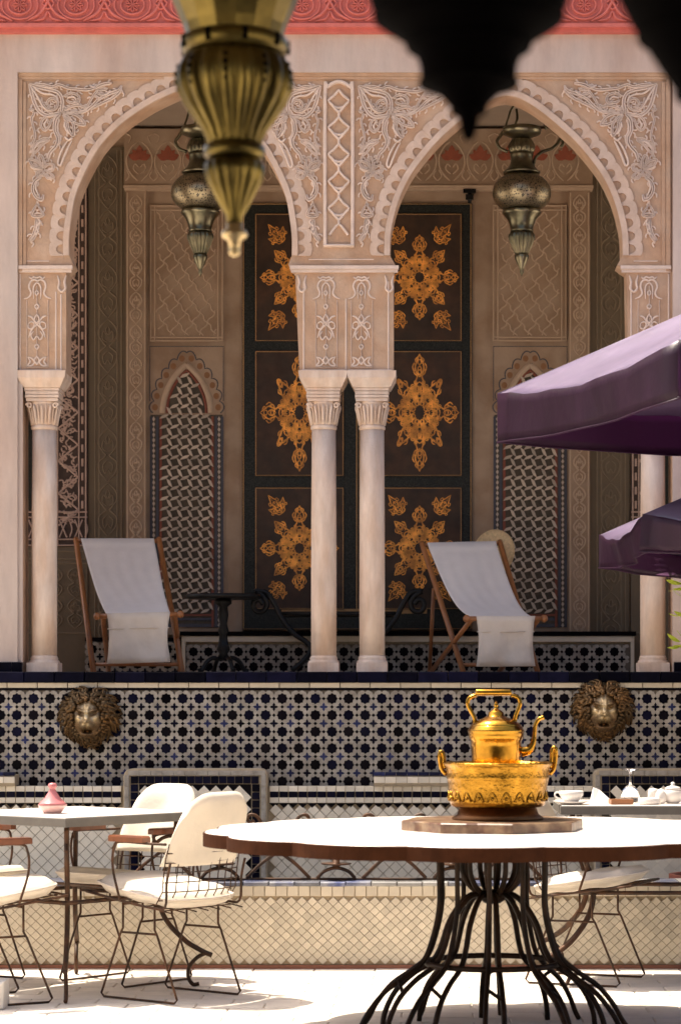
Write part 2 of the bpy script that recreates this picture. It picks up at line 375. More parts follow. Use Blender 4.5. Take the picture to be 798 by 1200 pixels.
# ------------------------------------------------------------------ zellige generator
def oct_star(r, q, n=8, rot=0):
    return [((r if k % 2 == 0 else q) * math.cos(rot + PI * k / n), (r if k % 2 == 0 else q) * math.sin(rot + PI * k / n)) for k in range(2 * n)]
def zellige(parent, x0, x1, z0, z1, D, p, single=True, mw=None):
    """stars on a square lattice, crosses between, small lozenges, white pieces around"""
    mw = mw or m_white
    MB().box(((x0 + x1) / 2, D + .012, (z0 + z1) / 2), (x1 - x0, .02, z1 - z0)).build('grout_bed', m_grout, parent)
    star = [(a * p, b * p) for a, b in oct_star(.335, .268)]
    cr = []
    for k in range(4):
        a = k * PI / 2; c_, s_ = math.cos(a), math.sin(a)
        for u, v in ((.066, -.066), (.15, -.085), (.268, 0), (.15, .085)): cr.append(((u * c_ - v * s_) * p, (u * s_ + v * c_) * p))
    loz = [(.108 * p, 0), (0, .108 * p), (-.108 * p, 0), (0, -.108 * p)]
    pa = [(.345, .008), (.388, .008), (.492, .115), (.492, .232), (.418, .360), (.432, .425), (.248, .238), (.264, .110)]
    octs = []
    for k in range(4):
        a = k * PI / 2; c_, s_ = math.cos(a), math.sin(a)
        for fl_ in (1, -1):
            q = [(u, v * fl_) for u, v in pa]; octs.append([((u * c_ - v * s_) * p, (u * s_ + v * c_) * p) for u, v in q])
    t = .006
    sm_ = MB().prism(star, -.0065, .004, .0012).mesh('star_tile', m_navy); sm2 = MB().prism(star, -.0065, .004, .0012).mesh('star_tile', m_black)
    cm_ = MB().prism(cr, -.006, .004).mesh('cross_tile', m_blue); cm2 = MB().prism(cr, -.006, .004).mesh('cross_tile', m_navy)
    W = MB(); LZ = MB(); SS = MB(); CC = MB()
    nx = int(round((x1 - x0) / p)); nz = int(round((z1 - z0) / p))
    def clip_ok(poly): return all(x0 <= u <= x1 and z0 <= v <= z1 for u, v in poly)
    for i in range(-1, nx + 1):
        for j in range(-1, nz + 1):
            cx, cz = x0 + (i + .5) * p, z1 - (j + .5) * p
            jx, jz = random.gauss(0, .0006), random.gauss(0, .0006)
            if clip_ok([(cx + u, cz + v) for u, v in star]):
                if single: inst(sm_ if random.random() < .55 else sm2, 'star_tile', (cx + jx, D, cz + jz), parent, rot=(random.gauss(0, .02), random.gauss(0, .03), random.gauss(0, .02)))
                else: SS.prism([(cx + u, cz + v) for u, v in star], D - .0065, D + .004)
            kx, kz = cx + p / 2, cz - p / 2
            if clip_ok([(kx + u, kz + v) for u, v in cr]):
                if single: inst(cm_ if random.random() < .6 else cm2, 'cross_tile', (kx, D, kz), parent, rot=(random.gauss(0, .02), random.gauss(0, .03), random.gauss(0, .02)))
                else: CC.prism([(kx + u, kz + v) for u, v in cr], D - .006, D + .004)
            for lx, lz in ((cx + p / 2, cz), (cx, cz - p / 2)):
                q = [(lx + u, lz + v) for u, v in loz]
                if clip_ok(q): LZ.prism(q, D - .005, D + .004)
            for q in octs:
                q = [(cx + u, cz + v) for u, v in q]
                if clip_ok(q): W.prism(q, D - .0058 - random.random() * .001, D + .004)
    W.build('white_tile', mw, parent, kind='stuff'); LZ.build('lozenge_tile', m_black, parent, kind='stuff')
    if not single: SS.build('star_tile', m_black, parent, kind='stuff'); CC.build('cross_tile', m_navy, parent, kind='stuff')

# ------------------------------------------------------------------ deck wall with mosaic
dw = thing('mosaic_wall', 'blue and white star mosaic wall below the columns, topped by navy tiles', 'wall', (0, MD, 0))
XL, XR = -4.4, 3.6
zb = PZ(950, MD)
MB().box(((XL + XR) / 2, MD + .40, DZ / 2 - .03), (XR - XL, .74, DZ - .06)).build('wall_core', m_creamgrout, dw)
pp = 19.4 * MD / FPX
zellige(dw, PX(-28, MD), PX(-28, MD) + 44 * pp, PZ(935, MD), PZ(809, MD), MD, pp)
for xa in (PX(-28, MD) - 9 * pp, PX(-28, MD) + 44 * pp): zellige(dw, xa, xa + 9 * pp, PZ(935, MD), PZ(809, MD), MD, pp, single=False)
MB().pxbox(-160, 960, 806, 809, MD - .004, .02).build('dark_line_strip', m_black, dw)
sp = MB()
tm = MB().bev((0, 0, 0), (35.2 * MD / FPX - .003, .03, 6 * MD / FPX), .002).mesh('cream_strip_tile', m_cream)
nm = MB().bev((0, 0, 0), (35.4 * MD / FPX - .003, .05, 13 * MD / FPX - .002), .004).mesh('ledge_tile', m_navy)
for k in range(-3, 26):
    px = -6 + 35.4 * k + 17.7
    inst(nm, 'ledge_tile', (PX(px, MD), MD - .0 + random.uniform(-.001, .001), PZ(793.5, MD)), dw, rot=(random.gauss(0, .012), random.gauss(0, .004), random.gauss(0, .006)))
    inst(tm, 'cream_strip_tile', (PX(px + 15, MD), MD + .009, PZ(803, MD)), dw)
MB().box(((XL + XR) / 2, MD + .02, PZ(794, MD)), (XR - XL, .03, 12 * MD / FPX)).build('ledge_bed', m_grout, dw)
d = MB().box(((XL + XR) / 2, (MD + 14.6) / 2, DZ - .03), (XR - XL, 14.6 - MD - .05, .05)).build('deck_floor', M('deck_paving', (.52, .43, .33), .6, var=.1)); d['kind'] = 'structure'

# ------------------------------------------------------------------ fountain basin: front wall and back wall
bw = thing('basin_front_wall', 'low cream diamond tiled fountain basin wall with glazed blue rim', 'basin wall', (0, RD, 0))
k = RD / FPX
rimz = PZ(1034, RD)
MB().box(((XL + XR) / 2, RD + .11, rimz / 2 - .01), (XR - XL, .20, rimz - .02)).build('wall_core', m_creamgrout, bw)
cp = MB().bev((0, 0, 0), (30 * k - .003, .225, .022), .005).mesh('rim_tile', m_capblue); cp2 = MB().bev((0, 0, 0), (30 * k - .003, .225, .022), .005).mesh('rim_tile', m_capblue2)
for i in range(-4, 32): inst(cp if random.random() < .55 else cp2, 'rim_tile', (PX(30 * i, RD), RD + .105, rimz - .008 + random.uniform(-.001, .001)), bw)
rm = MB().bev((0, 0, 0), (13.2 * k - .003, .012, 13 * k - .003), .002).mesh('edge_tile', m_cream)
for i in range(-4, 66): inst(rm, 'edge_tile', (PX(13.2 * i, RD), RD + .004 + random.uniform(-.001, .001), PZ(1044, RD)), bw, rot=(0, random.gauss(0, .015), random.gauss(0, .01)))
dia = [(6.1 * k - .0012, 0), (0, 5.7 * k - .0011), (-6.1 * k + .0012, 0), (0, -5.7 * k + .0011)]
dm = MB().prism(dia, -.006, .006, .0015).mesh('diamond_tile', m_cream)
half = []
nd = 0; rest = MB()
cand = []
for j in range(0, 16):
    for i in range(-6, 76):
        px = 12.2 * i + (6.1 if j % 2 else 0); py = 1056.5 + 5.7 * j
        if py > 1129: continue
        cand.append((px, py))
key = lambda c: 0 if (300 < c[0] < 500 or 610 < c[0] < 800) else 1
cand.sort(key=key)
for px, py in cand:
    if nd < 300 and 0 <= px <= 798:
        inst(dm, 'diamond_tile', (PX(px, RD), RD + .004 + random.uniform(-.0012, .0012), PZ(py, RD)), bw, rot=(random.gauss(0, .012), random.gauss(0, .02), random.gauss(0, .012))); nd += 1
    else: rest.prism([(PX(px, RD) + u, PZ(py, RD) + v) for u, v in dia], RD - .002 + random.uniform(-.0012, .0012), RD + .008, .0015)
rest.build('diamond_tiling', m_cream, bw, kind='stuff')
MB().pxbox(-160, 960, 1131, 1140, RD - .006, .02).build('skirting', M('terracotta_skirting', (.30, .12, .07), .8, var=.2), bw)
wt = MB().box(((XL + XR) / 2, (RD + .2 + WD) / 2, .16), (XR - XL, WD - RD - .18, .3)).build('water', m_water); wt['kind'] = 'structure'

bk = thing('basin_back_wall', 'cream tiled back of the fountain with navy bands and framed panels', 'fountain wall', (0, WD, 0))
k = WD / FPX
MB().box(((XL + XR) / 2, WD + .045, PZ(921, WD) / 2), (XR - XL, .075, PZ(921, WD) - .004)).build('wall_core', m_creamgrout, bk)
ct = MB().bev((0, 0, 0), (11 * k - .002, .012, 7 * k - .002), .0015).mesh('cream_band_tile', m_creamback)
ntl = MB().bev((0, 0, 0), (10 * k - .002, .012, 7.5 * k - .002), .0015).mesh('navy_band_tile', m_navy)
sqn = MB().bev((0, 0, 0), (9.0 * k - .002, .012, 9.0 * k - .002), .0015).mesh('navy_frame_tile', m_navy)
tri = MB().prism([(-5.5 * k, 0), (5.5 * k, 0), (0, -5.2 * k)], -.006, .006).mesh('tooth_tile', m_black)
dmb = [(7.4 * k - .0018, 0), (0, 7.4 * k - .0018), (-7.4 * k + .0018, 0), (0, -7.4 * k + .0018)]
dbm = MB().prism(dmb, -.006, .006, .0015).mesh('diamond_tile', m_creamback)
def back_run(x0, x1):
    n = int((x1 - x0) / 11)
    for i in range(n):
        x = x0 + 5.5 + i * (x1 - x0) / n
        inst(ct, 'cream_band_tile', (PX(x, WD), WD, PZ(924.5, WD)), bk); inst(ct, 'cream_band_tile', (PX(x, WD), WD, PZ(937.5, WD)), bk)
        inst(ntl, 'navy_band_tile', (PX(x, WD), WD - .001, PZ(931, WD)), bk, rot=(random.gauss(0, .02), 0, random.gauss(0, .02)))
        inst(tri, 'tooth_tile', (PX(x, WD), WD, PZ(941.5, WD)), bk)
    r_ = MB()
    for j in range(13):
        xx = x0 + 7 + (7.4 if j % 2 else 0)
        while xx < x1 - 5:
            yy = 949.5 + 7.4 * j
            if yy < 1036:
                if j < 4 and x0 > 0: inst(dbm, 'diamond_tile', (PX(xx, WD), WD + random.uniform(-.001, .001), PZ(yy, WD)), bk, rot=(random.gauss(0, .01), random.gauss(0, .015), random.gauss(0, .01)))
                else: r_.prism([(PX(xx, WD) + u, PZ(yy, WD) + v) for u, v in dmb], WD - .006, WD + .006, .0015)
            xx += 14.8
    r_.build('diamond_tiling', m_creamback, bk, kind='stuff')
for a, b in ((-150, 143), (316, 694), (866, 960)): back_run(a, b)
# raised framed panels
def framed_panel(x0, x1):
    D = WD - .05
    cor = 9
    pl = [(x0, 1045), (x1, 1045)] + [(x1 - cor + cor * math.cos(a), 901 + cor - cor * math.sin(a)) for a in [PI / 2 * q / 5 for q in range(6)]] + [(x0 + cor + cor * math.cos(a), 901 + cor - cor * math.sin(a)) for a in [PI / 2 + PI / 2 * q / 5 for q in range(6)]]
    o = MB().prism([(PX(a, D), PZ(b, D)) for a, b in pl], D, D + .16, .006).build('raised_panel', m_creamgrout, bk)
    kk = D / FPX
    # white cap pieces around
    wt_ = MB().bev((0, 0, 0), (13 * kk, .012, 5.5 * kk), .0015).mesh('cap_tile', m_white)
    q = x0 + 12
    while q < x1 - 8: inst(wt_, 'cap_tile', (PX(q, D), D - .002, PZ(906, D)), o); q += 13.4
    wv = MB().bev((0, 0, 0), (5.5 * kk, .012, 13 * kk), .0015).mesh('cap_tile', m_white)
    for s_ in (x0 + 4, x1 - 4):
        q = 915
        while q < 1030: inst(wv, 'cap_tile', (PX(s_, D), D - .002, PZ(q, D)), o); q += 13.4
    q = x0 + 13
    while q < x1 - 10: inst(sqn, 'navy_frame_tile', (PX(q, D), D - .002, PZ(914, D)), o, rot=(random.gauss(0, .02), 0, random.gauss(0, .02))); q += 9.4
    for s_ in (x0 + 13, x1 - 13):
        q = 923.4
        while q < 1030: inst(sqn, 'navy_frame_tile', (PX(s_, D), D - .002, PZ(q, D)), o, rot=(random.gauss(0, .02), 0, random.gauss(0, .02))); q += 9.4
    bgk = MB().pxbox(x0 + 18.5, x1 - 18.5, 919, 1040, D - .002, .01).build('black_ground', m_black, o)
    j = 0; yy = 927.5
    while yy < 1035:
        xx = x0 + 18.5 + 7 + (6.9 if j % 2 else 0)
        while xx < x1 - 22:
            inst(dbm, 'diamond_tile', (PX(xx, D), D - .004, PZ(yy, D)), o, rot=(random.gauss(0, .01), random.gauss(0, .015), random.gauss(0, .01))); xx += 13.8
        yy += 7.0; j += 1
for a in (145, 696): framed_panel(a, a + 168)
for a in (-112, 438):
    D = WD - .03; o = MB().pxbox(a, a + 130, 908, 921, D, .13).build('raised_course', m_creamgrout, bk)
    b1 = MB().bev((0, 0, 0), (12.6 * D / FPX, .03, 4.4 * D / FPX), .002).mesh('course_blue_tile', m_blue); b2 = MB().bev((0, 0, 0), (12.6 * D / FPX, .012, 7.4 * D / FPX), .0015).mesh('course_cream_tile', m_creamback)
    for i in range(10): inst(b1, 'course_blue_tile', (PX(a + 6.5 + 13 * i, D), D + .006, PZ(907, D)), o); inst(b2, 'course_cream_tile', (PX(a + 6.5 + 13 * i, D), D - .002, PZ(914, D)), o)

# ================================================================== FACADE
fa = thing('arcade_facade', 'pink carved stucco facade with two scalloped arches', 'facade', (0, FD, DZ))
LP = [(130, 300), (130, 278), (127, 253), (122, 228), (110, 200), (93, 171), (68, 145), (36, 123), (7, 109)]
RP = [(136, 300), (135, 273), (128.6, 244), (119, 219), (106, 197), (81.5, 167), (57, 144.5), (34, 126.5), (14, 115.5)]
def arch_curve(cx, prof, apex, n=5):
    h = crom(prof + [(0, apex)], n)
    left = [(cx - a, b) for a, b in h]; right = [(cx + a, b) for a, b in h][::-1]
    return left + right[1:]
LA = arch_curve(212, LP, 107); RA = arch_curve(593, RP, 112.5)
out = [(27, 800), (27, 437), (78, 437), (78, 318)] + [(86, 310)] + LA + [(338, 310), (346, 318), (351, 437), (461, 437), (461, 318), (463, 310)] + RA + [(723, 310), (734, 318), (736, 437), (787, 437), (787, 800), (1130, 800), (1130, -40), (-330, -40), (-330, 800)]
MB().prism([(PX(a, FD), PZ(b, FD)) for a, b in out], FD, FD + .18).build('wall', m_stucco, fa)
# plaster surfaces standing proud of the carved field
pl = MB()
pl.pxbox(-330, 21, 36, 788, FD - .03, .029); pl.pxbox(788, 1130, 36, 788, FD - .03, .029); pl.pxbox(21, 788, 36, 84.5, FD - .03, .029)
pl.pxbox(21, 27, 440, 788, FD - .012, .011)
pl.build('plaster_surface', m_plaster, fa)
for (a, b) in ((-160, 26), (789, 960)):
    q = a
    while q < b - 4:
        MB().pxbox(q + .3, min(q + 17, b), 776, 787.2, FD - .042, .03).build('skirting_tile', m_navy, fa); q += 17.4
# stepped border of the carved field
fr = MB()
for (a, b, c_, d_, t_) in ((22, 785, 85.5, 89, .016), (22, 785, 89.6, 93, .009), (22, 26.5, 93, 318, .016), (27.2, 31, 96, 311, .009), (780, 785, 93, 318, .016), (775, 779.4, 96, 311, .009)):
    fr.pxbox(a, b, c_, d_, FD - t_, t_ + .004)
fr.build('field_border', m_stucco, fa)
for (a, b) in ((22, 85), (340, 467), (727, 786)):
    mo = MB(); mo.pxbox(a, b, 311, 315, FD - .022, .03); mo.pxbox(a + 1, b - 1, 315.5, 319, FD - .014, .02); mo.build('impost_moulding', m_relief, fa)
# arch bands
def offset(curve, d):
    o = []
    for i in range(len(curve)):
        a, b = curve[max(i - 1, 0)], curve[min(i + 1, len(curve) - 1)]
        tx, ty = b[0] - a[0], b[1] - a[1]; L = math.hypot(tx, ty); o.append((curve[i][0] + ty / L * d, curve[i][1] - tx / L * d))
    return o
def resample(c, n):
    L = [0]
    for i in range(1, len(c)): L.append(L[-1] + math.hypot(c[i][0] - c[i - 1][0], c[i][1] - c[i - 1][1]))
    r = []; j = 0
    for k in range(n + 1):
        s_ = L[-1] * k / n
        while j < len(L) - 2 and L[j + 1] < s_: j += 1
        t = (s_ - L[j]) / (L[j + 1] - L[j]); r.append(tuple(a + (b - a) * t for a, b in zip(c[j], c[j + 1])))
    return r
for curve in (LA, RA):
    c0 = resample(curve, 80); c1 = offset(c0, .3); c2 = offset(c0, 7)
    rim = MB()
    vs = []; fs = []
    for a, b in zip(c1, c2):
        for q, e in ((a, 0.0), (a, .018), (b, .018), (b, 0)): vs.append(P(q[0], q[1], FD) - Vector((0, e, 0)))
    for i in range(len(c1) - 1):
        for e in range(3): fs.append((i * 4 + e, i * 4 + e + 1, i * 4 + 5 + e, i * 4 + 4 + e))
    rim.add(vs, fs); rim.build('arch_rim', m_band, fa)
    N = 34; ctr = resample(offset(resample(curve, 240), 7), N); e2 = offset(ctr, 1)
    for i in range(N):
        a, b = ctr[i], ctr[i + 1]; m_ = ((a[0] + b[0]) / 2, (a[1] + b[1]) / 2)
        tx, ty = (b[0] - a[0]), (b[1] - a[1]); L = math.hypot(tx, ty); tx /= L; ty /= L; nx, ny = ty, -tx
        lb = MB(); na_, nb_ = (e2[i][0] - a[0], e2[i][1] - a[1]), (e2[i + 1][0] - b[0], e2[i + 1][1] - b[1])
        Q = lambda u, v: (a[0] + (b[0] - a[0]) * (u + .5) + (na_[0] + (nb_[0] - na_[0]) * (u + .5)) * v, a[1] + (b[1] - a[1]) * (u + .5) + (na_[1] + (nb_[1] - na_[1]) * (u + .5)) * v)
        q = [Q(.36 * math.cos(t), 1.2 + 7.2 * math.sin(t)) for t in [PI - PI * s_ / 12 for s_ in range(13)]]
        q2 = [Q(-.5, 0), Q(-.5, 6), Q(-.5, 13.5)] + [Q(.5 * math.cos(t), 13.5 + 3.2 * math.sin(t) ** .8) for t in [PI - PI * s_ / 8 for s_ in range(1, 8)]] + [Q(.5, 13.5), Q(.5, 6), Q(.5, 0)]
        jit = random.uniform(-.0015, .0015); vs = []; fs = []
        for u, v in zip(q, q2):
            vs += [P(u[0], u[1], FD), P(u[0], u[1], FD) - Vector((0, .009 + jit, 0)), P(v[0], v[1], FD) - Vector((0, .009 + jit, 0)), P(v[0], v[1], FD)]
        for s_ in range(12):
            for e_ in range(3): fs.append((s_ * 4 + e_, s_ * 4 + e_ + 1, s_ * 4 + e_ + 5, s_ * 4 + e_ + 4))
        lb.add(vs, fs); lb.build('arch_lobe', m_band, fa)
# carved spandrels: traced scrollwork (zoom coordinates -> photo px)
T = lambda pts: [(20 + a / 3.99, 80 + b / 3.99) for a, b in pts]
SP = [  # (points, width px, closed)
 (T([(60, 75), (72, 120), (85, 165), (105, 200), (140, 222), (180, 217), (210, 208)]), 4.2), (T([(60, 75), (88, 118), (108, 152), (128, 185), (150, 200)]), 2.4),
 (T([(60, 75), (105, 92), (155, 102), (195, 116), (213, 145), (214, 180), (210, 208)]), 4.0), (T([(75, 85), (120, 118), (165, 125), (190, 140), (197, 165)]), 2.2),
 (T([(118, 138), (120, 165), (140, 190), (170, 198), (192, 180), (190, 155), (165, 143), (145, 160), (150, 182), (172, 182)]), 2.6),
 (T([(80, 78), (130, 80), (168, 90), (200, 80), (245, 96), (290, 101), (330, 104), (362, 96), (382, 78)]), 3.0),
 (T([(372, 96), (400, 80), (446, 71)]), 3.4), (T([(375, 96), (396, 104), (425, 98)]), 2.8), (T([(372, 98), (384, 122), (412, 120)]), 2.8), (T([(340, 80), (362, 92), (378, 98)]), 2.5),
 (T([(380, 104), (360, 130), (342, 160), (330, 185), (318, 204)]), 2.6),
 (T([(492, 82), (478, 106), (445, 118), (415, 132), (385, 148), (355, 178), (322, 202), (280, 216)]), 3.4),
 (T([(490, 88), (484, 112), (455, 138), (418, 158), (380, 176), (345, 196)]), 2.8), (T([(440, 105), (428, 122), (410, 128)]), 2.4), (T([(400, 130), (392, 145), (378, 150)]), 2.4), (T([(462, 122), (440, 142), (418, 150)]), 2.2),
 (T([(215, 214), (245, 186), (290, 176), (330, 192), (300, 205), (255, 210), (218, 216)]), 2.6), (T([(218, 216), (262, 214), (302, 236), (320, 266), (282, 262), (245, 242), (218, 218)]), 3.0),
 (T([(216, 220), (236, 250), (244, 290), (266, 318), (268, 272), (248, 236), (220, 218)]), 3.0), (T([(225, 250), (230, 285), (248, 312)]), 2.2),
 (T([(206, 216), (184, 242), (178, 290), (194, 332), (184, 368), (158, 398), (146, 440)]), 3.6), (T([(196, 240), (192, 290), (206, 330), (196, 366)]), 2.2),
 (T([(202, 214), (160, 218), (126, 238), (114, 270), (134, 292), (156, 268), (162, 238)]), 2.8), (T([(146, 240), (132, 262), (136, 284)]), 2.0),
 (T([(222, 132), (258, 118), (292, 134), (288, 164), (252, 162), (232, 150)]), 2.8), (T([(238, 140), (268, 136), (280, 152)]), 2.0),
 (T([(70, 192), (82, 214), (72, 240), (80, 280), (88, 318), (78, 350), (66, 382)]), 2.6), (T([(60, 190), (72, 200), (84, 190)]), 2.6),
 (T([(66, 388), (92, 352), (128, 330), (152, 336), (124, 356), (98, 386), (70, 412)]), 2.6), (T([(80, 382), (106, 352), (136, 340)]), 2.0), (T([(62, 350), (80, 372), (76, 412), (66, 420)]), 2.6),
 (T([(244, 335), (220, 370), (202, 410), (194, 445), (206, 455), (224, 412), (240, 376), (258, 340)]), 2.4), (T([(225, 322), (245, 338), (262, 325)]), 2.4),
 (T([(126, 470), (98, 438), (62, 430), (80, 462), (124, 474)]), 2.6), (T([(126, 470), (128, 436), (118, 410), (104, 425), (116, 450)]), 2.6), (T([(128, 470), (150, 450), (174, 454), (168, 478), (134, 478)]), 2.6),
 (T([(128, 474), (156, 490), (174, 510), (146, 516), (128, 484)]), 2.6), (T([(124, 476), (96, 490), (100, 512), (120, 500), (128, 480)]), 2.6), (T([(64, 460), (86, 474), (112, 474)]), 2.0),
 (T([(116, 512), (88, 530), (76, 566), (90, 602), (118, 618), (126, 592)]), 3.4), (T([(100, 526), (90, 560), (104, 596)]), 2.0),
 (T([(94, 640), (78, 672), (74, 690), (98, 698), (126, 688), (116, 668), (98, 640)]), 2.6), (T([(78, 686), (98, 678), (122, 684)]), 2.0), (T([(96, 620), (92, 640)]), 2.0),
 (T([(92, 700), (90, 740), (78, 780), (58, 806)]), 2.6), (T([(106, 700), (102, 745), (86, 790), (64, 814)]), 2.6), (T([(98, 700), (112, 722), (94, 742), (102, 766), (82, 784)]), 2.0),
]
def spandrel(f):
    b = MB()
    for i_, (pts, wd) in enumerate(SP): b.rib([f(*p) for p in pts], wd * 1.15, .013 + .0011 * (i_ % 7) + .0002 * (i_ // 7), FD, n=4, groove=wd > 2.5, cut=True)
    rnd = random.Random(9)
    for i_, (pts, wd) in enumerate(SP):
        if wd < 2.5: continue
        c_ = crom(pts, 6); acc = 0; last = c_[0]; sd_ = 1
        for j_ in range(1, len(c_) - 1):
            acc += math.hypot(c_[j_][0] - last[0], c_[j_][1] - last[1]); last = c_[j_]
            if acc > 4.6:
                acc = 0; sd_ = -sd_; tx, ty = c_[j_ + 1][0] - c_[j_ - 1][0], c_[j_ + 1][1] - c_[j_ - 1][1]; L_ = math.hypot(tx, ty) or 1; tx /= L_; ty /= L_
                nx, ny = -ty * sd_, tx * sd_; l_ = rnd.uniform(3.4, 6.0); x_, y_ = c_[j_]
                q = [(x_ + nx * wd * .5, y_ + ny * wd * .5), (x_ + nx * (wd * .5 + l_ * .55) + tx * l_ * .25, y_ + ny * (wd * .5 + l_ * .55) + ty * l_ * .25), (x_ + nx * (wd * .5 + l_ * .75) + tx * l_ * .9, y_ + ny * (wd * .5 + l_ * .75) + ty * l_ * .9)]
                b.rib([f(*p) for p in q], 2.1, .008 + rnd.random() * .004, FD, n=3, cut=True)
    b.build('spandrel_carving', m_relief, fa)
spandrel(lambda x, y: (x, y)); spandrel(lambda x, y: (804 - x, y))
spandrel(lambda x, y: (410 - (x - 0) * .98, y + (2 if y < 200 else 0))); spandrel(lambda x, y: (386 + x * .98, y + (2 if y < 200 else 0)))
# spandrel field outlines beside the arch feet
for q in ([(32, 306), (58, 306)], [(742, 306), (770, 306)], [(362, 304), (438, 304)]): MB().rib(q, 1.6, .005, FD, taper=False, sub=False).build('field_line', m_relief, fa)
# centre panel with a chain of lozenges
cpn = MB()
fra = [(381, 288), (381, 112), (384, 103), (390, 98), (397, 96), (404, 98), (410, 103), (413, 112), (413, 288)]
cpn.rib(fra, 4.6, .02, FD, taper=False, n=3, cut=True); cpn.rib([(379, 288), (415, 288)], 4, .024, FD, taper=False, sub=False)
cpn.build('centre_panel_frame', m_relief, fa)
cz = MB()
for i in range(5):
    y0 = 106 + 31.5 * i
    cz.rib([(397, y0), (391, y0 + 7), (385, y0 + 12), (389, y0 + 17), (393, y0 + 22), (397, y0 + 26)], 3.2, .018, FD, taper=False, n=2, cut=True)
    cz.rib([(397, y0), (403, y0 + 7), (409, y0 + 12), (405, y0 + 17), (401, y0 + 22), (397, y0 + 26)], 3.2, .018, FD, taper=False, n=2, cut=True)
    cz.rib([(390, y0 + 19), (397, y0 + 21), (404, y0 + 19)], 4, .016, FD, n=3); cz.rib([(397, y0 + 26), (397, y0 + 31.5)], 3.5, .018, FD, taper=False, sub=False)
cz.rib([(386, 276), (391, 269), (397, 263), (403, 269), (408, 276)], 3.2, .018, FD, taper=False, n=2, cut=True)
cz.build('lozenge_chain', m_relief, fa)
# impost carving
TI = lambda pts: [(a / 4.99, 300 + b / 4.99) for a, b in pts]
IM = [(TI([(142, 252), (172, 240), (184, 215), (172, 180), (182, 150), (205, 138), (222, 146), (240, 138), (262, 150), (270, 180), (260, 215), (274, 238), (302, 250)]), 2.6),
 (TI([(200, 252), (198, 190), (208, 165), (220, 158), (232, 165), (242, 190), (240, 252)]), 2.0), (TI([(160, 258), (160, 650)]), 1.6), (TI([(284, 258), (284, 650)]), 1.6), (TI([(160, 650), (284, 650)]), 1.6),
 (TI([(219, 175), (219, 640)]), 1.5),
 (TI([(165, 350), (190, 360), (215, 395), (250, 430), (268, 480)]), 2.4), (TI([(275, 350), (250, 360), (225, 395), (190, 430), (170, 480)]), 2.4),
 (TI([(170, 395), (190, 385), (205, 400), (190, 425), (170, 420), (170, 395)]), 2.0), (TI([(270, 395), (250, 385), (235, 400), (250, 425), (270, 420), (270, 395)]), 2.0),
 (TI([(200, 440), (185, 465), (200, 490), (219, 470), (238, 490), (253, 465), (238, 440)]), 2.0), (TI([(219, 340), (205, 370), (219, 390), (233, 370), (219, 340)]), 2.0),
 (TI([(165, 590), (190, 600), (205, 620), (190, 640), (165, 640), (180, 618), (165, 590)]), 2.2), (TI([(275, 590), (250, 600), (235, 620), (250, 640), (275, 640), (260, 618), (275, 590)]), 2.2), (TI([(219, 585), (205, 610), (219, 632), (233, 610), (219, 585)]), 2.2),
 (TI([(219, 280), (208, 296), (219, 310), (230, 296), (219, 280)]), 2.0), (TI([(219, 515), (208, 530), (219, 545), (230, 530), (219, 515)]), 2.0), (TI([(219, 200), (210, 216), (219, 230), (228, 216), (219, 200)]), 2.0),
 (TI([(172, 122), (188, 132), (200, 122), (219, 128), (238, 122), (252, 132), (266, 122)]), 2.2)]
def impost(f, edges):
    b = MB()
    for i_, (pts, wd) in enumerate(IM): b.rib([f(*p) for p in pts], wd * 1.0, .008 + .0009 * (i_ % 6) + .0002 * (i_ // 6), FD, n=4, cut=True)
    for q in edges: b.rib(q, 2.2, .007, FD, taper=False, sub=False)
    b.build('impost_carving', m_relief, fa)
impost(lambda x, y: (x, y), [[(24, 321), (24, 434)], [(72, 345), (72, 434)], [(66, 342), (66, 434)], [(24, 434), (72, 434)]])
impost(lambda x, y: (x + 338, y), [[(356, 330), (356, 434)], [(353, 434), (404, 434)]])
impost(lambda x, y: (x + 379.5, y), [[(455, 330), (455, 434)], [(408, 434), (459, 434)], [(405.5, 350), (405.5, 434)]])
impost(lambda x, y: (804 - x - 0, y), [[(783, 321), (783, 434)], [(739, 330), (739, 434)], [(739, 434), (783, 434)]])
for x in (73, 354, 456, 742):
    MB().rib([(x - 5, 323), (x - 3, 331), (x - 4, 338), (x, 342), (x + 4, 338), (x + 3, 331), (x + 5, 323)], 3, .014, FD, n=4).build('impost_drop', m_relief, fa)
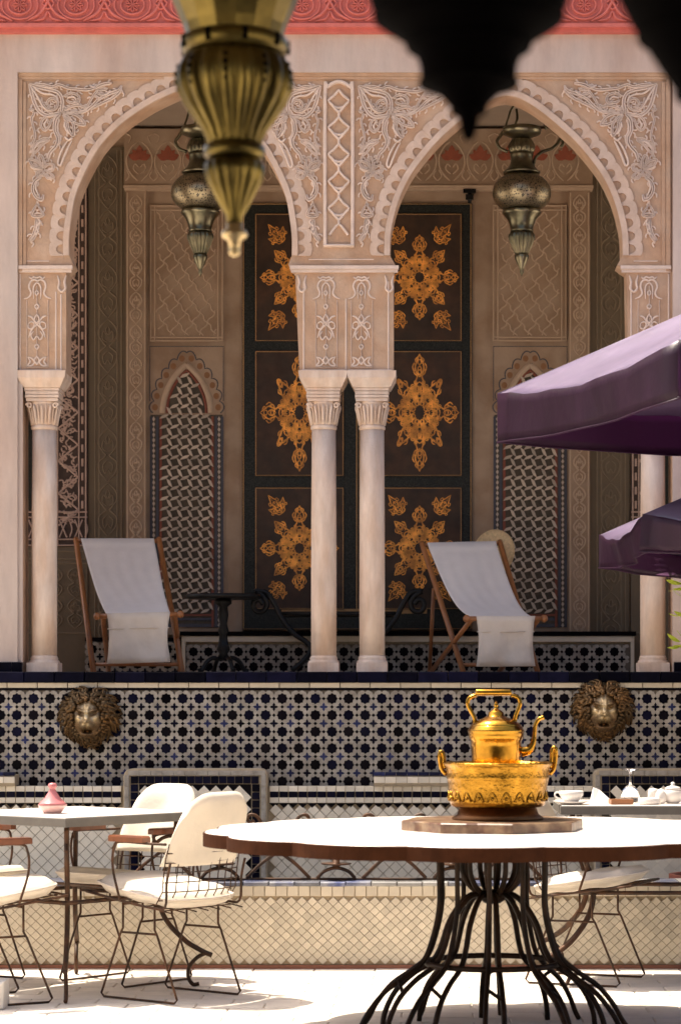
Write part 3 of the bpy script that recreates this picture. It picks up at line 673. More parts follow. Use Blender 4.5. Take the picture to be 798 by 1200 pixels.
# red carved frieze
rf = thing('red_frieze', 'red painted carved frieze of interlaced scrolls above the arches', 'frieze', P(400, 38, FD - .08))
MB().pxbox(-330, 1130, -40, 27, FD - .08, .079).build('frieze_board', m_red, rf)
mo = MB(); mo.pxbox(-330, 1130, 27, 31.5, FD - .10, .10); mo.pxbox(-330, 1130, 32, 37.5, FD - .075, .074); mo.build('frieze_moulding', m_red, rf)
D = FD - .08
for i in range(-5, 17):
    x = 24 + 66 * i; b = MB()
    for r_ in (17, 11): b.rib([(x + r_ * 1.25 * math.cos(a), 6 + r_ * math.sin(a)) for a in [2 * PI * q / 12 for q in range(12)]], 3, .016, D, closed=True, n=3)
    for q in range(8):
        a = q * PI / 4; b.rib([(x, 6), (x + 4.5 * math.cos(a - .35), 6 + 4.5 * math.sin(a - .35)), (x + 8.5 * math.cos(a), 6 + 8.5 * math.sin(a)), (x + 4.5 * math.cos(a + .35), 6 + 4.5 * math.sin(a + .35)), (x, 6)], 1.8, .014, D, n=3)
    b.rib([(x + 8, 25), (x + 24, 16), (x + 33, 2), (x + 42, -12)], 4, .018, D, n=4); b.rib([(x + 58, 25), (x + 42, 16), (x + 33, 2), (x + 24, -12)], 4, .018, D, n=4)
    b.rib([(x + 16, 25), (x + 28, 22), (x + 33, 14), (x + 38, 22), (x + 50, 25)], 3.4, .016, D, n=4); b.rib([(x + 26, 4), (x + 33, -2), (x + 40, 4), (x + 33, 11), (x + 26, 4)], 3, .015, D, n=4)
    b.build('frieze_scroll', m_red, rf)

# ------------------------------------------------------------------ columns
CD = FD + .09
def column(px, label):
    c = P(px, 787, CD); c.z = DZ
    t = thing('marble_column', label, 'column', c, 0, 'columns of the arcade', world=False)
    k = CD / FPX; zt = lambda py: PZ(py, CD) - DZ
    MB().box((0, 0, zt(779) / 2 + .005), (36 * k, 36 * k, zt(779) + .01)).build('plinth', m_marble, t)
    MB().lathe([(17.5 * k, zt(779.5)), (18 * k, zt(777)), (17.5 * k, zt(774.5)), (15.8 * k, zt(773.5)), (16.4 * k, zt(772)), (15.6 * k, zt(770)), (14.6 * k, zt(768))], seg=28).build('base', m_marble, t)
    MB().lathe([(14.8 * k, zt(768.5)), (14.9 * k, zt(700)), (14.7 * k, zt(600)), (14 * k, zt(504))], seg=32).build('shaft', m_marble, t)
    MB().lathe([(13.8 * k, zt(504.5)), (15.2 * k, zt(503.5)), (15.6 * k, zt(502)), (15 * k, zt(500)), (14.6 * k, zt(499))], seg=28).build('neck_ring', m_marble, t)
    cb = MB(); cb.lathe([(14.4 * k, zt(499.4)), (14.6 * k, zt(492)), (15.8 * k, zt(482)), (18.2 * k, zt(474)), (18.6 * k, zt(472))], seg=28)
    for q, (yy, ww) in enumerate(((470.5, 37), (466.5, 39), (462.5, 38.5), (458.5, 40))): cb.box((0, 0, zt(yy)), (ww * k, ww * k, 3.4 * k))
    for q in range(12):
        a = 2 * PI * q / 12
        pr = lambda r, y_, da=0: (r * k * math.cos(a + da), r * k * math.sin(a + da), zt(y_))
        cb.tube([pr(14.6, 499), pr(15.6, 492), pr(17, 485), pr(19, 479), pr(19.6, 476)], [.006, .008, .008, .007, .003], 6)
        cb.tube([pr(15, 497, .26), pr(16.2, 487, .26), pr(17.8, 480, .26), pr(19.5, 476, .26)], [.004, .006, .005, .003], 5)
    for sx in (-1, 1):
        for sy in (-1, 1):
            c0 = Vector((sx * 15.5 * k, sy * 15.5 * k, zt(477)))
            cb.tube([c0 + Vector((sx * 3.6 * k * math.cos(a_) * (1 - a_ / 12), 0, 3.6 * k * math.sin(a_) * (1 - a_ / 12))) for a_ in [q * .6 for q in range(14)]], .0055, 6)
    cb.build('capital', m_marble, t)
    ab = MB()
    for (y0, y1, w0, w1) in ((437.6, 446, 57, 55), (446, 456.6, 54, 43)):
        vs = [(sx * ww / 2 * k, sy * min(ww / 2 * k, .118), zt(yy)) for yy, ww in ((y1, w1), (y0, w0)) for sx, sy in ((-1, -1), (1, -1), (1, 1), (-1, 1))]
        ab.add(vs, [(3, 2, 1, 0), (4, 5, 6, 7)] + [(q, (q + 1) % 4, 4 + (q + 1) % 4, 4 + q) for q in range(4)])
    ab.build('abacus', m_marble, t)
column(52.5, 'marble column at the left end of the arcade, left of the left deckchair')
column(379.5, 'left one of the two paired marble columns in front of the door')
column(436, 'right one of the two paired marble columns in front of the door')
column(764.5, 'marble column at the right end of the arcade, under the purple parasols')

# ================================================================== LOGGIA
def rect(mb, x0, x1, y0, y1, D, t): mb.pxbox(x0, x1, y0, y1, D, t)
lw = thing('loggia_back_wall', 'tan carved stucco back wall of the loggia with tall lattice niches', 'wall', (0, BD, DZ))
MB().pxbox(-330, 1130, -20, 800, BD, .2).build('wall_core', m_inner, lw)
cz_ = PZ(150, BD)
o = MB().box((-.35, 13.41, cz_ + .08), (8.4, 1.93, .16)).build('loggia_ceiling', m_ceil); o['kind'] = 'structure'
k = BD / FPX
# grey carved strips beside the bay, set back between the pilasters
def strip_motif(mb, xc, y0, y1, w, h, D, per):
    y = y0
    while y + per <= y1 + 1:
        for s_ in (-1, 1):
            mb.rib([(xc, y), (xc + s_ * w * .35, y + per * .12), (xc + s_ * w * .48, y + per * .28), (xc + s_ * w * .2, y + per * .45), (xc + s_ * w * .1, y + per * .5), (xc + s_ * w * .45, y + per * .62), (xc + s_ * w * .4, y + per * .8), (xc, y + per * .98)], 2.2, h, D, n=4)
            mb.rib([(xc + s_ * 1, y + per * .3), (xc + s_ * w * .22, y + per * .22), (xc + s_ * w * .28, y + per * .36), (xc + s_ * w * .06, y + per * .42)], 1.8, h, D, n=4)
            mb.rib([(xc + s_ * w * .05, y + per * .6), (xc + s_ * w * .26, y + per * .68), (xc + s_ * w * .16, y + per * .82), (xc, y + per * .74)], 1.8, h, D, n=4)
        mb.rib([(xc, y + per * .12), (xc - w * .1, y + per * .2), (xc, y + per * .28), (xc + w * .1, y + per * .2), (xc, y + per * .12)], 1.8, h, D, n=3)
        y += per
for (a, b) in ((104, 148), (691, 737)):
    D = BD - .02
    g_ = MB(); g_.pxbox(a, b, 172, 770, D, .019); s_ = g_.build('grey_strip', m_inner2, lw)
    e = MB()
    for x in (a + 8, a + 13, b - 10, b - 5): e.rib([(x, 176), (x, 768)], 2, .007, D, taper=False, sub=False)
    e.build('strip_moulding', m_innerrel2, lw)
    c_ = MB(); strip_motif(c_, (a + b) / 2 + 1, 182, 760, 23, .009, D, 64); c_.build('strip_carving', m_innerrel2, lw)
# pilasters of the bay
D = BD - .06
for (a, b) in ((148, 172), (666, 691)):
    MB().pxbox(a, b, 222, 770, D, .059).build('pilaster', m_inner, lw)
    e = MB(); strip_motif(e, (a + b) / 2, 228, 760, 14, .007, D, 38)
    for x in (a + 2, b - 2): e.rib([(x, 226), (x, 768)], 1.8, .006, D, taper=False, sub=False)
    e.build('pilaster_carving', m_innerrel, lw)
for (a, b) in ((172, 284), (553, 666)): MB().pxbox(a, b, 222, 744, BD - .03, .029).build('bay_panel', m_inner, lw)
MB().pxbox(284, 553, 222, 238, BD - .03, .029).build('bay_panel', m_inner, lw)
# frieze with red palmettes
D = BD - .075
MB().pxbox(146, 694, 151, 217, D, .074).build('palmette_frieze', m_inner, lw)
e = MB(); e.pxbox(145, 695, 217, 219.5, D - .012, .08); e.pxbox(146, 694, 220, 222.5, D - .004, .07); e.build('frieze_moulding', m_innerrel, lw)
i = 0
for i in range(16):
    x = 176 + 33.2 * (i - .0) - 12
    if x > 685: break
    f_ = MB()
    for (a_, L_, w_) in ((-90, 17, 9), (-158, 14, 8), (-22, 14, 8), (-126, 14, 6), (-54, 14, 6)):
        a_ = R(a_); dx, dy = math.cos(a_), math.sin(a_)
        pts = [(x + dx * L_ * t_ - dy * w_ * math.sin(PI * t_) * .5, 187 + dy * L_ * t_ + dx * w_ * math.sin(PI * t_) * .5) for t_ in (0, .25, .5, .75, 1)] + [(x + dx * L_ * t_ + dy * w_ * math.sin(PI * t_) * .5, 187 + dy * L_ * t_ - dx * w_ * math.sin(PI * t_) * .5) for t_ in (.75, .5, .25)]
        f_.prism([(PX(u, D), PZ(v, D)) for u, v in pts], D - .006 - .0004 * a_ * a_, D + .002)
    f_.build('palmette', m_palm, lw)
    q = MB()
    for s_ in (-1, 1):
        q.rib([(x + s_ * 2, 212), (x + s_ * 9, 205), (x + s_ * 14, 196), (x + s_ * 15, 185), (x + s_ * 9, 172), (x + s_ * 2, 166)], 2.2, .008, D, n=4)
        q.rib([(x + s_ * 1, 204), (x + s_ * 7, 198), (x + s_ * 5, 192), (x + s_ * 1, 196)], 1.8, .007, D, n=4)
        q.rib([(x + s_ * 16.6, 212), (x + s_ * 12, 206), (x + s_ * 15, 199)], 1.8, .007, D, n=4); q.rib([(x + s_ * 16.6, 156), (x + s_ * 10, 160), (x + s_ * 13, 168)], 1.8, .007, D, n=4)
    q.build('frieze_carving', m_innerrel, lw)
# lattice relief panels over the niches
for (a, b) in ((176, 262), (577, 664)):
    D = BD - .04
    MB().pxbox(a, b, 240, 400, D, .0105).build('diaper_panel', m_inner, lw)
    e = MB()
    for x in (a + 1, a + 6, b - 6, b - 1): e.rib([(x, 240), (x, 400)], 2, .009, D, taper=False, sub=False)
    for y in (241, 246, 395, 399): e.rib([(a, y), (b, y)], 2, .009, D, taper=False, sub=False)
    s_ = 17; x0, x1, y0, y1 = a + 8, b - 8, 248, 393
    for d_ in range(-12, 14):
        for sg in (1, -1):
            seg = []
            for t_ in range(0, 60):
                yy = y0 + (y1 - y0) * t_ / 59; xx = x0 + d_ * s_ + sg * (yy - y0) * .72 + 1.6 * math.sin((yy - y0) * 2 * PI / 11.8)
                if x0 <= xx <= x1: seg.append((xx, yy))
                else:
                    if len(seg) > 2: e.rib(seg, 2, .006, D, taper=False, sub=False)
                    seg = []
            if len(seg) > 2: e.rib(seg, 2, .006, D, taper=False, sub=False)
    e.build('diaper_lattice', m_innerrel, lw)
# niches
def niche(x0):
    D = BD - .035; X = lambda a: x0 + a
    nch = MB(); nch.pxbox(X(0), X(88), 404, 486, D, .0049); n_ = nch.build('niche_head', m_inner, lw)
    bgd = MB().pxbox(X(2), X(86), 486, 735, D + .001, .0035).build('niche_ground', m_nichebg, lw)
    ln = MB()
    for q in ([(X(1), 470), (X(1), 406), (X(87), 406), (X(87), 470)],): ln.rib(q, 1.4, .003, D, taper=False, sub=False)
    # cusped blue line
    def arc(u, off):  # pointed arch half curve: u 0 at apex .. 1 at foot
        r_ = 74; cx, cy = 1, 484; a = math.acos(43 / (r_ + off)) * (1 - u)      # centre of the right-hand arc
        return ((r_ + off) * math.cos(a) + cx - 0, cy - (r_ + off) * math.sin(a))
    def half(sx, off, scall=0, nl=6, m=48):
        o_ = []
        for t_ in range(m + 1):
            u = t_ / m; e_ = scall * abs(math.sin(PI * nl * u)) ** .8; a, b = arc(u, off + e_)
            a = max(a, 44); o_.append((X(44 + sx * (a - 44)), b))
        return o_
    for sx in (-1, 1):
        ln.rib(half(sx, 8.5, 4.5), 1.6, .004, D, taper=False, sub=False)
    ln.build('niche_blue_line', m_inkblue, n_)
    br = MB()
    for sx in (-1, 1): br.rib(half(sx, -3), 7, .012, D - .002, taper=False, sub=False)
    br.build('niche_arch', m_innerrel, n_)
    rl = MB()
    for sx in (-1, 1): rl.rib(half(sx, -8), 3.4, .008, D - .002, taper=False, sub=False)
    rl.build('niche_red_line', m_rust, n_)
    pk = MB()
    for sx in (-1, 1):
        for q in range(6):
            a, b = arc((q + .5) / 6, 6.2); pk.prism([(PX(X(44 + sx * (a - 44)) + 3.4 * math.cos(t_), D), PZ(b + 3.8 * math.sin(t_), D)) for t_ in [2 * PI * z_ / 10 for z_ in range(10)]], D - .0012, D + .002)
    pk.build('niche_cusp', m_cusp, n_, kind='stuff')
    # dark opening of the niche head
    op = [(X(44 + (max(a, 44) - 44)), b) for a, b in [arc(t_ / 14, -9.5) for t_ in range(15)]]
    op = [(2 * X(44) - a, b) for a, b in op][::-1] + op
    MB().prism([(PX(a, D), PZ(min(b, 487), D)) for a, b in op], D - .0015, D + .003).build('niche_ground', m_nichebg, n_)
    # side borders
    bo = MB(); rd_ = MB(); dt = MB()
    for a in (1, 84): bo.pxbox(X(a), X(a + 3), 488, 735, D - .003, .006)
    for a in (8, 77): bo.pxbox(X(a), X(a + 3), 488, 735, D - .003, .006)
    for a in (12.3, 73): rd_.pxbox(X(a), X(a + 2.7), 488, 735, D - .005, .008)
    bo.pxbox(X(12), X(76), 724, 727, D - .003, .006); bo.pxbox(X(12), X(76), 731, 735, D - .003, .006); rd_.pxbox(X(15), X(73), 719.5, 722, D - .005, .008)
    for a in (5.5, 82 - .0):
        yy = 491
        while yy < 733:
            dt.prism([(PX(X(a) + u, D), PZ(yy + v, D)) for u, v in ((0, -3), (1.7, 0), (0, 3), (-1.7, 0))], D - .0045, D + .002); yy += 6.2
    bo.build('niche_border', m_inkblue, lw); rd_.build('niche_red_line', m_rust, lw); dt.build('niche_border_bead', m_brick, lw, kind='stuff')
    # woven blades
    p = 12.0; s_ = p * k
    bl = [(-.52, -.13), (-.34, .02), (-.18, .13), (.10, .15), (.52, .13), (.34, -.02), (.18, -.13), (-.10, -.15)]
    hb = MB().prism([(u * s_, v * s_) for u, v in bl], -.008, .004, .002).mesh('niche_blade', m_brick)
    ca, sa = math.cos(R(14)), math.sin(R(14))
    vb = MB().prism([((-v) * s_ , u * s_) for u, v in bl], -.008, .004, .002).mesh('niche_blade', m_brick)
    cnt = 0
    def inside(px, py):
        if py > 487: return X(14) < px < X(73) and py < 718
        for t_ in range(40):
            a, b = arc(t_ / 39, -11)
            if b >= py: return abs(px - X(44)) < max(a - 44, 0) + 1
        return False
    for j in range(-8, 20):
        for i in range(5):
            cx, cy = X(44) + (i - 2) * p - 2, 500 + j * p + ((i - 2) * 0)
            for me_, dx, dy, ry in ((hb, 0, 0, -R(13)), (vb, p * .5, p * .5, -R(20))):
                if inside(cx + dx, cy + dy): inst(me_, 'niche_blade', (PX(cx + dx, D), D - .003, PZ(cy + dy, D)), lw, rot=(0, ry, 0)); cnt += 1
niche(175); niche(577)
# carved window frames at both ends, behind the outer columns
def end_window(x0, x1, xd0, xd1, label):
    D = BD - .03
    t = thing('carved_window', label, 'window', P((x0 + x1) / 2, 640, D))
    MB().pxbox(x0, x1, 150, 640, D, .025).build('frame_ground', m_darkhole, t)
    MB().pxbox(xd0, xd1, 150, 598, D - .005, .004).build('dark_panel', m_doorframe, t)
    f_ = MB()
    bars = []
    for x in (x0 + 2, x0 + 9, x1 - 2, x1 - 10): bars.append(x)
    bars += [xd0 - 2, xd1 + 2]
    for x in bars: f_.rib([(x, 152), (x, 640)], 2.0, .01, D, taper=False, sub=False)
    for y in (600, 606, 632, 639): f_.rib([(x0, y), (x1, y)], 2.0, .01, D, taper=False, sub=False)
    f_.build('frame_moulding', m_pinkrel, t)
    # zigzag and leaf carving on both vertical boards and the lower board
    for (a, b) in (((x0 + 10, xd0 - 3) if xd0 - x0 > 16 else (0, 0)), ((xd1 + 3, x1 - 11) if x1 - xd1 > 16 else (0, 0))):
        if b <= a: continue
        z = MB(); y = 160; s_ = 1; wd = b - a
        while y < 598:
            z.rib([(a if s_ > 0 else b, y), (b if s_ > 0 else a, y + 19)], 2.4, .011, D, taper=False, sub=False)
            for q in range(17):
                cx, cy = a + random.uniform(.15, .85) * wd, y + random.uniform(1, 18); an = random.uniform(0, 6.28)
                z.rib([(cx - 3.4 * math.cos(an), cy - 3.4 * math.sin(an)), (cx + 2 * math.sin(an), cy - 2 * math.cos(an)), (cx + 3.4 * math.cos(an), cy + 3.4 * math.sin(an))], 2.0, .008, D, n=3)
            y += 19; s_ = -s_
        z.build('frame_carving', m_pinkrel, t)
    z = MB(); x = x0 + 4
    while x < x1 - 4:
        z.rib([(x, 609), (x + 9, 630)], 2, .01, D, taper=False, sub=False); z.rib([(x + 9, 609), (x, 630)], 2, .01, D, taper=False, sub=False); z.rib([(x + 12, 610), (x + 15, 620), (x + 12, 630)], 2, .01, D, n=3); x += 18
    z.build('frame_carving', m_pinkrel, t)
    z = MB()
    for x in (x0 + 5.5, x1 - 6):
        y = 158
        while y < 598: z.rib([(x, y), (x, y + 9)], 3.0, .008, D, taper=False, sub=False); y += 16.5
    z.build('frame_bead', m_pinkrel, t, kind='stuff')
    # carved dado below
    z = MB()
    MB().pxbox(x0, x1, 641, 790, D, .025).build('lower_panel', m_inner2, t)
    for y in (646, 655, 660, 742): z.rib([(x0, y), (x1, y)], 2, .007, D, taper=False, sub=False)
    strip_motif(z, x1 - 14, 665, 740, 18, .008, D, 36); strip_motif(z, x1 - 38, 665, 740, 18, .008, D, 36)
    z.build('lower_carving', m_innerrel2, t)
end_window(-60, 103, -20, 66, 'dark window in a zigzag carved pink frame behind the far left column')
end_window(739, 900, 779, 850, 'dark window in a carved frame behind the far right column')

# ------------------------------------------------------------------ door
DD = BD - .05
dr = thing('painted_door', 'tall dark double door painted with golden star rosettes', 'door', P(418, 738, DD))
MB().pxbox(284, 553, 238, 738, DD, .019).build('door_frame', m_doorframe, dr)
gl = MB()
for q in ([(285.5, 239), (285.5, 737), (551.5, 737), (551.5, 239), (285.5, 239)], [(418, 240), (418, 716)], [(421.5, 240), (421.5, 716)]): gl.rib(q, 1.6, .004, DD, taper=False, sub=False)
gl.pxbox(330, 500, 713.5, 719, DD - .006, .008)
gl.build('door_gilt_line', m_goldline, dr)
def ring(cx, cy, r_, ry=None, n=14): return [(cx + r_ * math.cos(2 * PI * q / n), cy + (ry or r_) * math.sin(2 * PI * q / n)) for q in range(n)]
def rosette(cx, cy, rx, ry, kind):
    b = MB(); H = .003; W_ = 1.75; D = DD - .012
    def pol(r_, a): return (cx + rx * r_ * math.cos(a), cy + ry * r_ * math.sin(a))
    for q in range(8):
        a = q * PI / 4 + PI / 2; card = q % 2 == 0
        tip = 1.0 if card else (.90 if kind == 0 else .78)
        for s_ in (-1, 1):
            F = lambda *pr: [pol(r_, a + s_ * d_) for r_, d_ in pr]
            b.rib(F((.16, .05), (.30, .20), (.44, .26), (.56, .16), (.62, .10), (tip * .78, .14), (tip * .9, .06), (tip, 0)), W_ * 1.25, H, D, n=3)
            b.rib(F((.24, .39), (.36, .30), (.46, .14), (.40, .03), (.30, .08)), W_, H, D, n=3)
            b.rib(F((.60, .0), (.68, .07), (.76, .05), (.80, 0)), W_, H, D, n=3)
            b.rib(F((.44, .22), (.48, .30), (.42, .39)), W_ * 1.2, H, D, n=3)
            b.rib(F((tip * .62, .05), (tip * .66, .17), (tip * .72, .20), (tip * .74, .11)), W_, H, D, n=3)
            b.rib(F((tip * .80, .13), (tip * .72, .2), (tip * .80, .22), (tip * .86, .15)), W_, H, D, n=3)
            b.rib(F((.12, .0), (.2, .2), (.28, .39)), W_, H, D, n=3)
            b.rib(F((.32, .39), (.42, .34), (.50, .39)), W_, H, D, n=3)
            if card: b.rib(F((.84, .07), (.90, .12), (.95, .05)), W_, H, D, n=3)
        for r0, dr_, da_, off in ((.40, .05, .11, 0), (.47, .045, .10, .39), (.17, .045, .2, .39), (.86 * tip, .045, .05, 0), (.52 * tip, .035, .06, .20), (.52 * tip, .035, .06, -.20), (.35, .04, .09, .2), (.35, .04, .09, -.2)):
            b.rib([pol(r0 + dr_ * math.cos(t_), a + off + da_ * math.sin(t_)) for t_ in [2 * PI * z_ / 6 for z_ in range(6)]], W_ * .85, H, D, closed=True, n=2)
        b.rib([pol(.28 + .06 * math.cos(t_), a + .39 + .12 * math.sin(t_)) for t_ in [2 * PI * z_ / 7 for z_ in range(7)]], W_, H, D, closed=True, n=2)
        b.rib([pol(.69 + .04 * math.cos(t_), a + .06 * math.sin(t_)) for t_ in [2 * PI * z_ / 7 for z_ in range(7)]], W_, H, D, closed=True, n=2)
    for r0, am_, nl in ((.38, .05, 16), (.46, .06, 8), (.22, .03, 8)): b.rib([pol(r0 + am_ * math.cos(nl * 2 * PI * z_ / 96), 2 * PI * z_ / 96) for z_ in range(96)], W_, H, D, closed=True, n=1)
    return b
def cornerpiece(cx, cy, sx, sy):
    b = MB(); H = .003; D = DD - .012
    for an, L_, w_ in ((52, 27, 6.5), (14, 17, 5), (92, 19, 5)):
        ca, sa = math.cos(R(an)), math.sin(R(an))
        T_ = lambda u, v: (cx + sx * (ca * u - sa * v), cy + sy * (sa * u + ca * v))
        for s_ in (-1, 1):
            b.rib([T_(0, 0), T_(L_ * .22, s_ * w_ * .55), T_(L_ * .42, s_ * w_ * .25), T_(L_ * .58, s_ * w_ * .6), T_(L_ * .78, s_ * w_ * .3), T_(L_, 0)], 1.6, H, D, n=3)
            b.rib([T_(L_ * .3, 0), T_(L_ * .45, s_ * w_ * .5), T_(L_ * .62, s_ * w_ * .1), T_(L_ * .5, 0)], 1.3, H, D, n=3)
            b.rib([T_(L_ * .58, s_ * w_ * .55), T_(L_ * .55, s_ * w_ * .95), T_(L_ * .68, s_ * w_ * .9), T_(L_ * .68, s_ * w_ * .5)], 1.3, H, D, n=3)
        b.rib([T_(L_ * .15, 0), T_(L_ * .85, 0)], 1.2, H, D, sub=False)
    return b
for li, (a, b_) in enumerate(((299, 403), (440, 541))):
    for ri, (y0, y1) in enumerate(((250, 400), (411, 558), (571, 714))):
        p_ = MB().pxbox(a, b_, y0, y1, DD - .012, .016).build('door_panel', m_doorwood, dr)
        e = MB(); e.rib([(a + 1, y0 + 1), (b_ - 1, y0 + 1), (b_ - 1, y1 - 1), (a + 1, y1 - 1), (a + 1, y0 + 1)], 1.4, .004, DD - .012, taper=False, sub=False); e.build('panel_gilt_line', m_goldline, p_)
        cx = 351 if li == 0 else 491.5; cy = (y0 + y1) / 2 + (0 if ri != 1 else -1)
        rosette(cx, cy, 46 if ri != 1 else 46, 50 if ri != 1 else 69, 0 if ri != 1 else 1).build('gold_rosette', m_gold, p_)
        if ri != 1:
            for sx in (-1, 1):
                for sy in (-1, 1): cornerpiece(cx + sx * 20, cy + sy * 41, sx, sy).build('gold_corner_spray', m_gold, p_)
        dots = MB()
        for q in range(16):
            u, v = random.uniform(a + 8, b_ - 8), random.uniform(y0 + 8, y1 - 8)
            dots.rib(ring(u, v, 2.6, n=7), .9, .0015, DD - .0118, closed=True, n=1)
        dots.build('painted_flower', M('faded_paint_flower', (.09, .075, .055), .7), p_, kind='stuff') if li + ri == 0 else dots.build('painted_flower', bpy.data.materials['faded_paint_flower'], p_, kind='stuff')
hk = MB(); hk.tube([P(550, 238, DD - .02), P(550, 222, DD - .02)], .012, 8); hk.box(P(550, 224, DD - .02), (.075, .03, .022)); hk.box(P(550, 231, DD - .02), (.045, .03, .03)); hk.build('pivot_bracket', m_blackiron, dr)

# ------------------------------------------------------------------ tiled low bench along the loggia wall
tb = thing('tiled_dado', 'low dark mosaic dado with black cap along the loggia wall', 'dado', P(480, 787, BD - .35))
D = BD - .35
MB().pxbox(213, 743, 744, 792, D + .03, .32).build('dado_core', m_creamgrout, tb)
MB().pxbox(211, 745, 740, 745, D - .01, .36).build('dado_cap', m_black, tb)
MB().pxbox(217, 740, 745.5, 752, D + .0, .03).build('cream_course', m_cream, tb)
MB().pxbox(213.5, 217.5, 745.5, 792, D + .004, .03).build('cream_course', m_cream, tb); MB().pxbox(738.5, 742.5, 745.5, 792, D + .004, .03).build('cream_course', m_cream, tb)
zellige(tb, PX(218, D), PX(738, D), PZ(795, D), PZ(755, D), D + .012, 17.6 * D / FPX, single=False)
tb2 = thing('mosaic_skirting', 'dark mosaic skirting behind the left deckchair', 'skirting', P(150, 787, BD - .08))
D = BD - .08
zellige(tb2, PX(100, D), PX(212, D), PZ(795, D), PZ(752, D), D, 17.6 * D / FPX, single=False)
MB().pxbox(100, 212, 747, 751.5, D - .004, .07).build('skirting_cap', m_black, tb2)

# ================================================================== OBJECTS ON THE DECK
def deckchair(label, TL, TR, BL, BR, CL, CR, RL, RR, sag, strut=None):
    base = (BL + BR + RL + RR) / 4; base.z = DZ
    t = thing('deckchair', label, 'deckchair', base, 0, 'wooden deckchairs on the deck')
    for a, b in ((TL, BL), (TR, BR)):
        e = (a - b).normalized(); r_ = MB(); r_.tube([a + e * .02, a, (a + b) / 2, b], .016, 8); r_.build('back_rail', m_wood, t)
    MB().tube([TL, TR], .013, 8).build('top_bar', m_wood, t)
    for a, b in ((CL, RL), (CR, RR)): MB().tube([a, (a + b) / 2, b], .014, 8).build('seat_rail', m_wood, t)
    e = (CR - CL).normalized(); fb = MB(); fb.tube([CL - e * .03, CR + e * .03], .014, 10)
    for q in (CL - e * .03, CR + e * .03): fb.ball(q, .021)
    fb.build('front_bar', m_wood, t)
    MB().tube([RL, RR], .012, 8).build('rear_bar', m_wood, t); MB().tube([BL.lerp(TL, .06), BR.lerp(TR, .06)], .011, 8).build('foot_bar', m_wood, t)
    if strut:
        for a, b in strut: MB().tube([a, b], .012, 8).build('prop', m_wood, t)
    # sling
    vs = []; fs = []; nu, nv = 30, 22
    for j in range(nv + 1):
        v = j / nv
        l = TL.lerp(CL, v); r_ = TR.lerp(CR, v)
        ins = .06
        for i in range(nu + 1):
            u = ins + (1 - 2 * ins) * i / nu; p_ = l.lerp(r_, u)
            s_ = sag * math.sin(PI * v ** 1.15); p_ = p_ + Vector((0, s_ * .55, -s_))
            p_.y += (.006 * math.sin(u * 9 + v * 4) + .003 * math.sin(u * 37 + 3 * math.sin(v * 5))) * math.sin(PI * v)
            if j == 0: p_ += Vector((0, -.016, .012))
            vs.append(p_)
    for j in range(nv):
        for i in range(nu): a = j * (nu + 1) + i; fs.append((a, a + 1, a + nu + 2, a + nu + 1))
    o = MB().add(vs, fs, True).build('sling', m_canvas, t); so_ = o.modifiers.new('t', 'SOLIDIFY'); so_.thickness = .004
    vs = []; fs = []; H = .27
    for j in range(9):
        for i in range(13):
            u = .06 + .88 * i / 12; p_ = CL.lerp(CR, u) + Vector((0, -.016, .014))
            v = j / 8; p_.z -= v * H; p_.y += .013 * math.sin(u * 11 + v * 3) * v + .010 * math.sin(u * 5 + 2 - v * 7) * v + .005 * math.sin(u * 23 - v * 9)
            p_.x += (.5 - u) * .03 * math.sin(v * PI)
            vs.append(p_)
    for j in range(8):
        for i in range(12): a = j * 13 + i; fs.append((a, a + 1, a + 14, a + 13))
    o = MB().add(vs, fs, True).build('hanging_pocket', m_canvas2, t); so_ = o.modifiers.new('t', 'SOLIDIFY'); so_.thickness = .004
    sm = MB(); sm.tube([CL.lerp(CR, .07) + Vector((0, -.021, -.070)), CL.lerp(CR, .93) + Vector((0, -.021, -.070))], .003, 5); sm.build('pocket_seam', m_canvas2, t)
    return t
def fz(px, D): v = P(px, 787, D); v.z = DZ + .004; return v
deckchair('wooden deckchair with white canvas left of the black iron table', P(90, 634, 13.62), P(187, 634, 13.62), fz(110, 12.95), fz(214, 12.95), P(121, 722, 12.82), P(205, 720, 12.82), fz(128, 13.62), fz(212, 13.62), .05)
deckchair('wooden deckchair with straw hat hung on its top rail, right arch', P(495, 639, 13.5), P(586, 637, 13.65), fz(543, 12.95), fz(630, 13.05), P(553, 725, 12.75), P(631, 725, 12.85), fz(503, 13.5), fz(583, 13.6), .09, [(P(508, 690, 13.42), fz(503, 13.62))])
# straw hat hanging behind the chair's corner
hc = P(579, 648, 13.74)
rot = Matrix.Rotation(R(82), 3, 'X') @ Matrix.Rotation(R(0), 3, 'Y'); rot = Matrix.Rotation(R(-28), 3, 'Z') @ rot
hb = thing('straw_hat', 'round straw hat hanging on the right deckchair', 'hat', hc)
MB().lathe([(.02, .004), (.07, .0), (.10, -.004), (.132, .006), (.136, .012), (.10, .004), (.07, .008), (.02, .012)], hc, 36, axis=rot).build('brim', m_straw, hb)
MB().lathe([(.074, .0), (.072, -.04), (.062, -.07), (.03, -.082), (.002, -.084)], hc, 28, axis=rot).build('crown', m_straw, hb)
